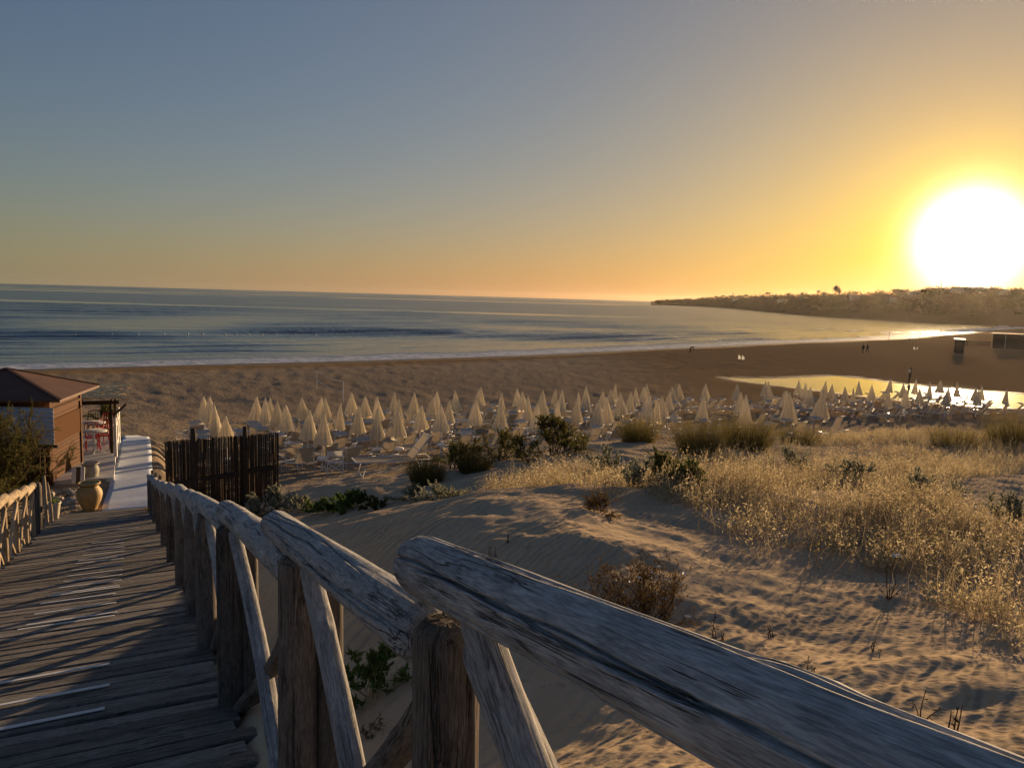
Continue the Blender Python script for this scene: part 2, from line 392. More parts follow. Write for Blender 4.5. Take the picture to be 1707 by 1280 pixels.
mat_plain('blue_sheet', (0.46, 0.52, 0.62), 0.45, 0.1)
mat_plain('brown_board', (0.12, 0.075, 0.045), 0.7, 0.1)
mat_plain('tan_panel', (0.085, 0.034, 0.0095), 0.85, 0.06, 6, 0.1)
mat_plain('white_strip', (0.66, 0.66, 0.65), 0.7, 0.12, 20)
mat_plain('stone_pale', (0.44, 0.38, 0.30), 0.85, 0.15, 5, 0.2, 0.01)
mat_plain('soil', (0.05, 0.035, 0.025), 0.95, 0.2)
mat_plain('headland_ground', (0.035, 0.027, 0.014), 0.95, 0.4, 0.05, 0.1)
mat_plain('house_wall', (0.55, 0.50, 0.43), 0.8, 0.05)
mat_plain('house_roof', (0.36, 0.22, 0.15), 0.8, 0.1)
mat_plain('window_dark', (0.03, 0.035, 0.04), 0.2, 0.1)
mat_plain('dark_cloth', (0.025, 0.022, 0.022), 0.9, 0.2)
mat_plain('skin', (0.36, 0.20, 0.13), 0.6, 0.05)
mat_plain('hair', (0.02, 0.014, 0.01), 0.7, 0.1)
mat_plain('shirt_blue', (0.05, 0.06, 0.09), 0.9, 0.1)
mat_plain('white_flower', (0.80, 0.79, 0.74), 0.6, 0.03)
mat_plain('buoy_white', (0.65, 0.62, 0.55), 0.4, 0.05)
mat_plain('shed_board', (0.09, 0.065, 0.045), 0.8, 0.2)
def mat_cloth(name, col, trans=0.35, var=0.06):
    t = NT(name); p = t.coord('Object'); n = t.noise(p, 5, 4)
    lo = tuple(c * (1 - var) for c in col); hi = tuple(min(1, c * (1 + var)) for c in col)
    c = t.ramp(n, [(0.3, lo), (0.7, hi)])
    hs = t.new('ShaderNodeHueSaturation'); t.link(c, hs.inputs['Color']); t.link(t.math('ADD', 0.9, t.math('MULTIPLY', t.rand(), 0.18)), hs.inputs['Value']); c = hs.outputs[0]
    d = t.new('ShaderNodeBsdfDiffuse'); tr = t.new('ShaderNodeBsdfTranslucent'); mx = t.new('ShaderNodeMixShader')
    t.link(c, d.inputs[0]); t.link(c, tr.inputs[0]); mx.inputs[0].default_value = trans
    weave = t.bump(t.noise(p, 220, 2), 0.001, 0.6); t.link(weave, d.inputs['Normal'])
    t.link(d.outputs[0], mx.inputs[1]); t.link(tr.outputs[0], mx.inputs[2]); t.link(mx.outputs[0], t.o.inputs['Surface'])
mat_cloth('canopy_cream', (0.80, 0.73, 0.58), 0.42)
mat_cloth('lounger_fabric', (0.50, 0.42, 0.31), 0.25)
mat_cloth('white_canvas', (0.74, 0.72, 0.66), 0.30)
mat_cloth('shade_fabric', (0.60, 0.57, 0.50), 0.2)
def mat_leaf(name, c0, c1, trans=0.35):
    t = NT(name); a = t.attr('tint'); c = t.ramp(a, [(0.0, c0), (1.0, c1)])
    d = t.new('ShaderNodeBsdfDiffuse'); tr = t.new('ShaderNodeBsdfTranslucent'); mx = t.new('ShaderNodeMixShader')
    t.link(c, d.inputs[0]); t.link(c, tr.inputs[0]); mx.inputs[0].default_value = trans
    t.link(d.outputs[0], mx.inputs[1]); t.link(tr.outputs[0], mx.inputs[2]); t.link(mx.outputs[0], t.o.inputs['Surface'])
mat_leaf('leaf_golden', (0.20, 0.165, 0.075), (0.78, 0.66, 0.43), 0.5)
mat_leaf('leaf_silver', (0.20, 0.21, 0.15), (0.46, 0.455, 0.34), 0.4)
mat_leaf('leaf_dark', (0.075, 0.082, 0.028), (0.20, 0.19, 0.07), 0.5)
mat_leaf('leaf_tamarisk', (0.06, 0.064, 0.022), (0.20, 0.175, 0.065), 0.5)
mat_leaf('leaf_rush', (0.08, 0.07, 0.022), (0.21, 0.17, 0.06), 0.45)
mat_leaf('leaf_fresh', (0.07, 0.11, 0.025), (0.19, 0.26, 0.08), 0.4)
mat_leaf('leaf_dry', (0.07, 0.045, 0.02), (0.19, 0.13, 0.06), 0.3)
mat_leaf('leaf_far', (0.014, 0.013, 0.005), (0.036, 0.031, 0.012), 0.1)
mat_leaf('stem_brown', (0.05, 0.034, 0.022), (0.13, 0.09, 0.055), 0.0)
mat_leaf('stem_tan', (0.28, 0.21, 0.12), (0.55, 0.44, 0.28), 0.3)

# ------------------------------------------------------------------ mesh helpers
def tag(o, label=None, cat=None, group=None, kind=None):
    if label: o['label'] = label
    if cat: o['category'] = cat
    if group: o['group'] = group
    if kind: o['kind'] = kind
    return o
def link(name, me, mat, parent=None, smooth=False):
    o = bpy.data.objects.new(name, me); COL.objects.link(o)
    if mat and not me.materials: me.materials.append(MATS[mat])
    if parent is not None: o.parent = parent
    if smooth: me.polygons.foreach_set('use_smooth', np.ones(len(me.polygons), bool))
    return o
def empty(name, loc=(0, 0, 0), rz=0.0):
    o = bpy.data.objects.new(name, None); COL.objects.link(o); o.location = loc; o.rotation_euler = (0, 0, rz)
    o.empty_display_size = 0.2
    return o
def mesh_fast(name, V, Q, attrs=None):
    """quads only, from arrays"""
    V = np.ascontiguousarray(V, np.float32); Q = np.ascontiguousarray(Q, np.int32)
    me = bpy.data.meshes.new(name)
    me.vertices.add(len(V)); me.vertices.foreach_set('co', V.ravel())
    me.loops.add(Q.size); me.loops.foreach_set('vertex_index', Q.ravel())
    me.polygons.add(len(Q)); me.polygons.foreach_set('loop_start', np.arange(0, Q.size, 4, dtype=np.int32)); me.polygons.foreach_set('loop_total', np.full(len(Q), 4, np.int32))
    me.update(calc_edges=True)
    for k, v in (attrs or {}).items():
        a = me.attributes.new(k, 'FLOAT', 'POINT'); a.data.foreach_set('value', np.ascontiguousarray(v, np.float32))
    return me
class MB:
    """small-mesh collector"""
    def __init__(s): s.v = []; s.f = []
    def add(s, V, Fs):
        o = len(s.v); s.v += [tuple(float(c) for c in p) for p in V]; s.f += [tuple(i + o for i in f) for f in Fs]; return s
    def box(s, c, size, rot=None, bev=0.0):
        hx, hy, hz = [a / 2 for a in size]; b = min(bev, hx * .9, hy * .9, hz * .9)
        if b > 0:
            V = []
            for sx in (-1, 1):
                for sy in (-1, 1):
                    for sz in (-1, 1):
                        V += [(sx * hx, sy * (hy - b), sz * (hz - b)), (sx * (hx - b), sy * hy, sz * (hz - b)), (sx * (hx - b), sy * (hy - b), sz * hz)]
            ix = lambda x, y, z, k: ((x * 2 + y) * 2 + z) * 3 + k
            Fs = []
            Fs += [[ix(0,0,0,0), ix(0,0,1,0), ix(0,1,1,0), ix(0,1,0,0)], [ix(1,0,0,0), ix(1,1,0,0), ix(1,1,1,0), ix(1,0,1,0)]]
            Fs += [[ix(0,0,0,1), ix(1,0,0,1), ix(1,0,1,1), ix(0,0,1,1)], [ix(0,1,0,1), ix(0,1,1,1), ix(1,1,1,1), ix(1,1,0,1)]]
            Fs += [[ix(0,0,0,2), ix(0,1,0,2), ix(1,1,0,2), ix(1,0,0,2)], [ix(0,0,1,2), ix(1,0,1,2), ix(1,1,1,2), ix(0,1,1,2)]]
            for y in (0, 1):
                for z in (0, 1): Fs.append([ix(0,y,z,1), ix(1,y,z,1), ix(1,y,z,2), ix(0,y,z,2)])
            for x in (0, 1):
                for z in (0, 1): Fs.append([ix(x,0,z,0), ix(x,1,z,0), ix(x,1,z,2), ix(x,0,z,2)])
                for y in (0, 1): Fs.append([ix(x,y,0,0), ix(x,y,1,0), ix(x,y,1,1), ix(x,y,0,1)])
                for y in (0, 1):
                    for z in (0, 1): Fs.append([ix(x,y,z,0), ix(x,y,z,1), ix(x,y,z,2)])
        else:
            V = [(sx * hx, sy * hy, sz * hz) for sx in (-1, 1) for sy in (-1, 1) for sz in (-1, 1)]
            Fs = [(0,1,3,2), (4,6,7,5), (0,4,5,1), (2,3,7,6), (0,2,6,4), (1,5,7,3)]
        Mx = rot.to_matrix() if rot is not None else Matrix.Identity(3)
        V = [tuple(Mx @ Vector(p) + Vector(c)) for p in V]
        return s.add(V, Fs)
    def bar(s, a, b, w, h=None, n=0):
        """a bar from a to b; n = 0 for a square section, else n sides"""
        a, b = Vector(a), Vector(b); d = b - a; L = d.length
        q = d.to_track_quat('Z', 'Y')
        if n == 0: return s.box((a + b) / 2, (w, h or w, L), q, 0.0)
        V = []; Fs = []
        for k, p in enumerate((a, b)):
            for i in range(n):
                t = 2 * math.pi * i / n; V.append(p + q @ Vector((math.cos(t) * w / 2, math.sin(t) * w / 2, 0)))
        for i in range(n): j = (i + 1) % n; Fs.append((i, j, n + j, n + i))
        Fs += [tuple(range(n))[::-1], tuple(range(n, 2 * n))]
        return s.add(V, Fs)
    def tube(s, pts, rad, n=6):
        pts = [Vector(p) for p in pts]; V = []; Fs = []
        for k, p in enumerate(pts):
            d = (pts[min(k + 1, len(pts) - 1)] - pts[max(k - 1, 0)]).normalized(); q = d.to_track_quat('Z', 'Y')
            r = rad[k] if hasattr(rad, '__len__') else rad
            for i in range(n):
                t = 2 * math.pi * i / n; V.append(p + q @ Vector((math.cos(t) * r, math.sin(t) * r, 0)))
        for k in range(len(pts) - 1):
            for i in range(n):
                j = (i + 1) % n; Fs.append((k * n + i, k * n + j, (k + 1) * n + j, (k + 1) * n + i))
        Fs += [tuple(range(n))[::-1], tuple(range((len(pts) - 1) * n, len(pts) * n))]
        return s.add(V, Fs)
    def lathe(s, prof, n=24, c=(0, 0, 0)):
        V = []; Fs = []
        for (r, z) in prof:
            for i in range(n):
                t = 2 * math.pi * i / n; V.append((c[0] + r * math.cos(t), c[1] + r * math.sin(t), c[2] + z))
        for k in range(len(prof) - 1):
            for i in range(n):
                j = (i + 1) % n; Fs.append((k * n + i, k * n + j, (k + 1) * n + j, (k + 1) * n + i))
        Fs.append(tuple(range(n))[::-1]); Fs.append(tuple(range((len(prof) - 1) * n, len(prof) * n)))
        return s.add(V, Fs)
    def mesh(s, name):
        me = bpy.data.meshes.new(name); me.from_pydata(s.v, [], s.f); me.update(); return me
    def build(s, name, mat, parent=None, smooth=False): return link(name, s.mesh(name), mat, parent, smooth)
def copy_tree(o, parent=None):
    c = o.copy(); COL.objects.link(c); c.parent = parent
    for ch in list(o.children): copy_tree(ch, c)
    return c

# ------------------------------------------------------------------ the sand: one sheet from under the boardwalk to below the water line
def build_ground():
    az = np.concatenate([np.linspace(-178, -60, 60)[:-1], np.linspace(-60, 60, 620), np.linspace(60, 178, 60)[1:]])
    az = np.radians(az)
    r = np.concatenate([np.linspace(0.15, 2.0, 14)[:-1], 2.0 * (30 / 2.0) ** np.linspace(0, 1, 330)[:-1], 30 * (520 / 30) ** np.linspace(0, 1, 190)])
    A, Rr = np.meshgrid(az, r); x = (Rr * np.sin(A)).ravel(); y = (Rr * np.cos(A)).ravel()
    z = ground(x, y); d = shore_d(np.stack([x, y], 1))
    na, nr = len(az), len(r)
    i = np.arange((nr - 1) * (na - 1)); a = (i // (na - 1)) * na + i % (na - 1)
    Q = np.stack([a, a + 1, a + na + 1, a + na], 1)
    keep = ~((d[Q] < -25).all(1))
    wet = sstep(7 + 3 * vnoise(x * .08, y * .08, 5), 1.0, d)
    dd, _ = seg_dist(np.stack([x, y], 1), np.vstack([lagoon, lagoon[:1]]))
    wet = np.maximum(wet, sstep(0.8, 0.1, dd))
    damp_glow = np.maximum(sstep(16, 8, d + 4 * vnoise(x * .05, y * .05, 15)), sstep(0, 25, x) * sstep(52, 72, y))  # shore strip and right-hand flats that take the flare-tinted damp colour
    trod = sstep(17, 27, y + 0.05 * x + 1.2 * np.maximum(0, -x - 5)) * (1 - wet) * sstep(130, 70, np.hypot(x, y))
    me = mesh_fast('sand_beach', np.stack([x, y, z], 1), Q[keep][:, ::-1], {'wet': wet, 'trod': trod * (1 - .6 * damp_glow), 'damp_glow': damp_glow})
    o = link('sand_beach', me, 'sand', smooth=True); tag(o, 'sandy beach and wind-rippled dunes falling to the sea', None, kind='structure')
build_ground()

# ------------------------------------------------------------------ sea and lagoon
def build_sea():
    az = np.radians(np.concatenate([np.linspace(-150, -48, 40)[:-1], np.linspace(-48, 46, 400), np.linspace(46, 110, 30)[1:]]))
    r = np.concatenate([60 * (420 / 60) ** np.linspace(0, 1, 380)[:-1], 420 * (9000 / 420) ** np.linspace(0, 1, 70)])
    A, Rr = np.meshgrid(az, r); x = (Rr * np.sin(A)).ravel(); y = (Rr * np.cos(A)).ravel(); rr = Rr.ravel()
    P = np.stack([x, y], 1); d = -shore_d(P)                    # distance offshore
    dist_warp = d + 9 * fbm(x * 0.018, y * 0.018, 3, 41) + 2.0 * vnoise(x * .1, y * .1, 9)
    fade = sstep(900, 300, rr)
    # swell running in: sharper, closer and higher near the shore
    z = np.zeros_like(d)
    seg_gain = np.clip(0.55 + 1.3 * fbm(x * 0.022 + 5, y * 0.022, 2, 55), 0.1, 1.6)
    for lam, amp, ph in ((12.0, 0.55, 0.4), (7.3, 0.36, 2.1), (21.0, 0.24, 1.0), (4.6, 0.16, 0.3)):
        ph_ = 2 * math.pi * dist_warp / lam + ph
        prof = np.exp(3.2 * (np.cos(ph_) - 1)) - 0.24
        z += amp * prof * sstep(2, 14, d) * (0.45 + 0.55 * sstep(130, 35, d)) * seg_gain
    z += 0.10 * fbm(x * 0.06, y * 0.12, 3, 61) * sstep(3, 20, d)
    z *= fade
    crest = np.exp(6 * (np.cos(2 * math.pi * dist_warp / 12.0 + 0.4) - 1))
    foam = np.clip(sstep(11, 1.0, d + 5 * vnoise(x * .12, y * .12, 13)) * 1.3 + crest * sstep(60, 20, d) * sstep(0.62, 0.95, seg_gain) * 1.2, 0, 1)
    calm = 1.0 - 0.93 * sstep(0.16, 0.30, fbm(x * 0.0015 + 3, y * 0.010, 3, 71)) * sstep(150, 320, rr)
    na, nr = len(az), len(r)
    i = np.arange((nr - 1) * (na - 1)); a = (i // (na - 1)) * na + i % (na - 1)
    Q = np.stack([a, a + 1, a + na + 1, a + na], 1)
    keep = ~((d[Q] < -14).all(1))
    me = mesh_fast('sea', np.stack([x, y, SEA_Z + z], 1), Q[keep][:, ::-1], {'foam': foam, 'calm': calm, 'far': sstep(90, 420, rr)})
    tag(link('sea', me, 'sea_water', smooth=True), 'calm evening sea with low breakers', None, kind='structure')
build_sea()
def build_lagoon():
    c = lagoon.mean(0); pts = [c + (p - c) * 1.03 for p in lagoon]
    me = bpy.data.meshes.new('lagoon'); me.from_pydata([(p[0], p[1], LAG_Z) for p in pts], [], [tuple(range(len(pts)))[::-1]]); me.update()
    tag(link('lagoon', me, 'lagoon_water'), 'still lagoon of water left on the beach', None, kind='structure')
build_lagoon()

# ------------------------------------------------------------------ boardwalk: joists, planks, grip strips
ramp_pitch = math.atan(SLOPE)
def ramp_matrix(s, l, h=0.0, yaw=0.0, roll=0.0):
    ux = Vector((LAT[0], LAT[1], 0)); uy = Vector((U2[0], U2[1], SLOPE)).normalized(); uz = ux.cross(uy)
    m = Matrix((ux, uy, uz)).transposed().to_4x4()
    m = m @ Matrix.Rotation(yaw, 4, 'Z') @ Matrix.Rotation(roll, 4, 'Y')
    m.translation = Vector(ramp(s, l, h)); return m
S_END = 20.35
mb = MB()
for l in (-1.25, -0.5, 0.25):
    mb.bar(ramp(-2.5, l, -0.105), ramp(S_END - 0.05, l, -0.105), 0.07, 0.10)
boardwalk = mb.build('boardwalk', 'dark_timber'); tag(boardwalk, 'weathered timber boardwalk ramp running down to the beach', kind='structure')
def plank_mesh(k):
    r_ = np.random.default_rng(100 + k); n = 12
    L, W, T = 2.0, 0.142, 0.034
    V = []; Fs = []
    xs = np.linspace(-L / 2, L / 2, n + 1)
    e0, e1 = r_.normal(0, .002, n + 1), r_.normal(0, .002, n + 1)
    bow = 0.006 * np.sin(np.linspace(0, math.pi, n + 1) + r_.uniform(-1, 1)) * r_.uniform(-1, 1)
    cup = r_.uniform(-0.003, 0.004)
    for i, x in enumerate(xs):
        w0, w1 = -W / 2 + e0[i], W / 2 + e1[i]; z = bow[i]
        V += [(x, w0, z - T), (x, w0, z - .005), (x, w0 + .005, z), (x, 0, z - cup), (x, w1 - .005, z), (x, w1, z - .005), (x, w1, z - T)]
    m = 7
    for i in range(n):
        for j in range(m - 1): Fs.append((i * m + j, (i + 1) * m + j, (i + 1) * m + j + 1, i * m + j + 1))
        Fs.append((i * m + m - 1, (i + 1) * m + m - 1, (i + 1) * m, i * m))
    Fs += [tuple(range(m)), tuple(range(n * m, n * m + m))[::-1]]
    return MB().add(V, Fs).mesh('plank')
plank_meshes = [plank_mesh(k) for k in range(8)]
PITCH_S = 0.158
s = -2.3; k = 0; plank_s = []
while s < S_END:
    me = plank_meshes[k % 8]
    o = link('plank', me, 'board_grey', boardwalk)
    o.matrix_world = ramp_matrix(s, -0.50 + random.uniform(-.05, .05), 0.0 + random.uniform(-.006, .006), R(random.uniform(-.5, .5)), R(random.uniform(-.25, .25)))
    plank_s.append(s); s += PITCH_S * random.uniform(0.985, 1.02); k += 1
plank_s = np.array(plank_s)
strips_px = [((0, 1222), (175, 1181)), ((0, 1180), (183, 1142)), ((0, 1144), (183, 1106)), ((28, 1053), (191, 1026)), ((43, 1045), (195, 1020)), ((56, 1027), (194, 1004)), ((66, 1009), (193, 989)),
             ((80, 996), (199, 979)), ((88, 993), (199, 976)), ((99, 982), (203, 967)), ((105, 972), (203, 958)), ((112, 962), (204, 950)), ((118, 954), (205, 939)), ((126, 941), (206, 931)), ((130, 936), (206, 927)),
             ((137, 927), (207, 919)), ((144, 919), (207, 912)), ((148, 912), (207, 905)), ((152, 907), (207, 900)), ((155, 889), (232, 879)), ((156, 873), (232, 863))]
grip_me = {}
for a, b in strips_px:
    sa, la = onramp(*a); sb, lb = onramp(*b); sc_ = (sa + sb) / 2; i = int(np.argmin(abs(plank_s - sc_)))
    w = max(lb, -0.32) + 1.32 if a[0] == 0 else lb - la
    c = (lb - w / 2)
    g = MB().box((0, 0, 0), (w, 0.045, 0.006), None, 0.0015).build('grip_strip', 'white_strip', boardwalk)
    g.matrix_world = ramp_matrix(sc_, c, 0.0105, math.atan2(sb - sa, lb - la) * 0.25)

# ------------------------------------------------------------------ logs
def log_mesh(L, r0, r1, na=20, nz=16, seed=0, cracks=0, rough=0.05, knots=0, round_end=0.35, bend=0.0):
    """a log along +Z from 0 to L with splits, knots, flats and rounded ends"""
    r_ = np.random.default_rng(seed)
    tz = np.linspace(0, 1, nz); th = np.linspace(0, 2 * math.pi, na, endpoint=False)
    T, Z = np.meshgrid(th, tz)
    rad = r0 + (r1 - r0) * Z
    cx, cy = np.cos(T), np.sin(T)
    o = seed * 3.7
    zz = Z * L
    rad = rad * (1 + rough * 1.1 * fbm(cx * 0.9 + o, cy * 0.9 + zz * 2.2, 2, seed) + rough * 0.5 * fbm(cx * 3.0 + o + zz * .8, cy * 3.0 - o + zz * .6, 2, seed + 5))
    for c in range(cracks):
        t0 = r_.uniform(0, 2 * math.pi); z0 = r_.uniform(-0.2, 0.8) * L; ln = r_.uniform(0.35, 1.2) * L; dep = r_.uniform(0.16, 0.36); wd = r_.uniform(0.0014, 0.0030) / r0
        path = t0 + 0.20 * vnoise(zz[:, :1] * 6 + c * 9, zz[:, :1] * 0 + seed, 3) + 0.5 * vnoise(zz[:, :1] * 1.2 + c, zz[:, :1] * 0, 8)
        dt = (T - path + math.pi) % (2 * math.pi) - math.pi
        on = sstep(z0, z0 + 0.12, zz) * sstep(z0 + ln, z0 + ln - 0.15, zz)
        rad = rad * (1 - dep * on * np.exp(-(dt / wd) ** 2) + 0.015 * on * np.exp(-((dt - 0.10) / 0.08) ** 2))
    for k_ in range(knots):
        t0 = r_.uniform(0, 2 * math.pi); z0 = r_.uniform(0.15, 0.85) * L; dt = (T - t0 + math.pi) % (2 * math.pi) - math.pi
        g = ((dt * r0) ** 2 + (zz - z0) ** 2 * 0.5)
        rad = rad * (1 + 0.12 * np.exp(-g / (2 * 0.022 ** 2)) - 0.22 * np.exp(-g / (2 * 0.008 ** 2)))
    if round_end:
        e = np.minimum(zz, L - zz) / (round_end * r0)
        rad = rad * np.where(e < 1, np.sqrt(np.clip(1 - (1 - np.clip(e, 0, 1)) ** 2 * 0.5, 0, 1)), 1)
    bx = bend * np.sin(math.pi * Z); 
    V = np.stack([rad * cx + bx, rad * cy, zz], 2).reshape(-1, 3)
    i = np.arange((nz - 1) * na); a = i; b = (i // na) * na + (i % na + 1) % na
    Q = np.stack([a, b, b + na, a + na], 1)
    # ends: two shrinking rings then a small cap
    Vs = [V]; Fs = [tuple(q) for q in Q]; nb = len(V)
    for end, sgn in ((0, -1), (nz - 1, 1)):
        ring = V[end * na:(end + 1) * na]; prev = np.arange(end * na, (end + 1) * na); c = ring.mean(0)
        for f in (0.7, 0.35):
            nr_ = c + (ring - c) * f; nr_[:, 2] += sgn * 0.02 * r0 * (1 + r_.normal(0, 1.0, na) * 0.4)
            Vs.append(nr_); cur = np.arange(nb, nb + na); nb += na
            for j in range(na):
                j2 = (j + 1) % na; q = (prev[j], prev[j2], cur[j2], cur[j])
                Fs.append(tuple(int(v) for v in (q if sgn > 0 else q[::-1])))
            prev = cur
        Fs.append(tuple(int(v) for v in (prev if sgn > 0 else prev[::-1])))
    V = np.vstack(Vs)
    me = bpy.data.meshes.new('log'); me.from_pydata(V.tolist(), [], [tuple(int(v) for v in f) for f in Fs]); me.update()
    me.polygons.foreach_set('use_smooth', np.ones(len(me.polygons), bool))
    return me
def put_log(name, a, b, r0, r1, mat, parent, spin=0.0, **kw):
    a, b = Vector(a), Vector(b); d = b - a
    me = log_mesh(d.length, r0, r1, **kw)
    o = link(name, me, mat, parent)
    m = (d.to_track_quat('Z', 'Y') @ Quaternion((0, 0, 1), spin)).to_matrix().to_4x4(); m.translation = a
    o.matrix_world = m; return o

# ------------------------------------------------------------------ right-hand railing
rr_root = empty('log_railing', ramp(1.25, 0.52))
tag(rr_root, 'grey weathered log railing with crossed braces beside the sandy dune', 'railing')
bpy.context.view_layer.update()
def P3(s, l, h): return Vector(ramp(s, l, h))
def fin(o):                                  # keep world transform when parented to an empty
    return o
class Under:
    """collects objects made in world space and hangs them under a root without moving them"""
    def __init__(s, root): s.root = root; s.inv = root.matrix_world.inverted()
    def __call__(s, o):
        m = o.matrix_world.copy(); o.parent = s.root; o.matrix_parent_inverse = s.inv; o.matrix_basis = m; return o
U = Under(rr_root)
# posts: (s, lateral, top height, radius)
posts_r = [(-0.62, .50, 1.09, .062), (1.22, .50, 1.155, .062), (2.53, .495, 1.10, .066), (4.42, .49, 1.02, .072), (5.75, .475, .99, .07), (7.0, .475, .975, .07),
           (8.5, .47, .95, .068), (10.3, .46, .90, .068), (12.2, .455, .85, .066), (14.2, .45, .80, .065), (16.2, .44, .77, .064), (18.2, .43, .76, .06), (19.7, .42, .78, .05)]
for i, (s_, l_, h_, r_) in enumerate(posts_r):
    hi = i < 4
    foot = min(-0.25, gz(*ramp(s_, l_)[:2]) - ramp(s_, l_)[2] - 0.3)
    U(put_log('post', P3(s_ + random.uniform(-.02, .02), l_, foot), P3(s_, l_, h_), r_ * 1.06, r_ * 0.97, 'brown_post', None, seed=40 + i, na=112 if hi else 16, nz=80 if hi else 12, cracks=6 if hi else 0, knots=3 if hi else 0, rough=0.05, spin=random.uniform(0, 6)))
    if i == 2 or i == 3:     # a second, thinner post stands right behind
        U(put_log('post', P3(s_ - .05, l_ + .10, foot), P3(s_ - .03, l_ + .10, h_ - .12), r_ * .7, r_ * .66, 'brown_post', None, seed=70 + i, na=32, nz=40, cracks=2))
# handrail logs: (s, h) of the lower end on its post, (s, h) of the upper end
logs_r = [((1.40, .50, 1.238), (-0.75, .50, 1.165), .057, .046), ((3.03, .50, 1.165), (1.31, .50, 1.10), .056, .062), ((4.62, .495, 1.10), (2.62, .50, 1.055), .062, .068),
          ((6.75, .48, 1.035), (4.50, .49, 1.03), .064, .066), ((7.35, .475, 1.03), (5.85, .475, .98), .066, .068), ((8.9, .47, 1.01), (7.1, .475, .955), .066, .064), ((10.6, .46, .96), (8.6, .47, .92), .064, .066),
          ((12.5, .455, .91), (10.4, .46, .87), .062, .066), ((14.5, .45, .86), (12.3, .455, .82), .062, .064), ((16.5, .44, .83), (14.3, .45, .78), .06, .064), ((18.45, .43, .82), (16.3, .44, .75), .06, .062), ((19.85, .42, .80), (18.3, .43, .74), .052, .058)]
for i, (a, b, ra, rb) in enumerate(logs_r):
    hi = i < 4
    U(put_log('handrail', P3(*a), P3(*b), ra, rb, 'weathered_log', None, seed=10 + i, na=(256, 200, 128, 64)[i] if hi else 20, nz=(190, 160, 110, 60)[i] if hi else 16, cracks=(12, 11, 8, 4)[i] if hi else 1, round_end=(1.1, .8, .6, .5)[i] if hi else .6, knots=3 if hi else 1, rough=(0.07, 0.12, 0.14, 0.12)[i] if hi else 0.12, spin=random.uniform(0, 6), bend=0.012))
# crossed braces between neighbouring posts
for i in range(len(posts_r) - 1):
    (sa, la, ha, _), (sb, lb, hb, _) = posts_r[i], posts_r[i + 1]      # a is nearer the top of the ramp
    hi = i < 3
    kw = dict(round_end=1.0, na=64 if hi else 12, nz=90 if hi else 10, cracks=2 if hi else 0, knots=2 if hi else 0, rough=0.10)
    r_ = .036 if i else .04
    U(put_log('brace', P3(sb - .10, lb + .015, hb - .02), P3(sa + 0.20 * (sb - sa) , la + .03, -0.05), r_ * .9, r_ * 1.1, 'brace_wood', None, seed=200 + i, bend=0.02, **kw))
    U(put_log('brace', P3(sa + .04, la + .02, 1.03 if i == 1 else 0.95), P3(sb - .10, lb + .03, 0.16 if i == 1 else -0.03), r_ * 1.0, r_ * 1.15, 'brown_post', None, seed=230 + i, bend=-0.05, **kw))
# the short piece running back from the near post past the viewer
U(put_log('brace', P3(1.13, .507, 1.20), P3(-0.05, .515, 0.0), .032, .036, 'brace_wood', None, seed=260, na=72, nz=90, cracks=2, knots=2, rough=.1, bend=.01, round_end=1.2))

# ------------------------------------------------------------------ left-hand railing
lr_root = empty('log_railing', ramp(13, -1.55)); tag(lr_root, 'sunlit pale log railing of thin crossed sticks near the hut', 'railing')
bpy.context.view_layer.update(); U = Under(lr_root)
ls = [8.2, 9.6, 11.0, 12.15, 13.45, 14.7, 15.9]
for i, s_ in enumerate(ls):
    l_ = -1.50 - 0.012 * i; h_ = 0.80
    U(put_log('post', P3(s_, l_, -0.4), P3(s_, l_, h_), .04, .036, 'pale_log', None, seed=300 + i, na=14, nz=12, rough=.1))
    if i < len(ls) - 1:
        s2 = ls[i + 1]; l2 = -1.50 - 0.012 * (i + 1)
        U(put_log('handrail', P3(s_ + .06, l_, h_ + .02), P3(s2 + .18, l2, h_ + .10), .066, .064, 'pale_log', None, seed=320 + i, na=28, nz=24, rough=.08, cracks=1, knots=1))
        U(put_log('brace', P3(s_ + .1, l_ + .03, .02), P3(s2 - .02, l2 + .03, .76), .023, .02, 'pale_log', None, seed=340 + i, na=10, nz=10, rough=.14, bend=.02))
        U(put_log('brace', P3(s2 - .1, l2 - .02, -.02), P3(s_ + .03, l_ - .02, .74), .024, .021, 'pale_log', None, seed=360 + i, na=10, nz=10, rough=.14, bend=-.02))
U(put_log('end_post', P3(16.9, -1.60, -.3), P3(16.9, -1.58, .92), .085, .08, 'brown_post', None, seed=390, na=20, nz=16, rough=.05))
U(put_log('post', P3(17.9, -1.52, -.2), P3(17.9, -1.55, 1.02), .035, .03, 'pale_log', None, seed=391, na=12, nz=12, rough=.14, bend=.02))
U(put_log('post', P3(18.7, -1.50, -.2), P3(18.6, -1.55, .85), .03, .02, 'pale_log', None, seed=392, na=12, nz=12, rough=.14, bend=.02))

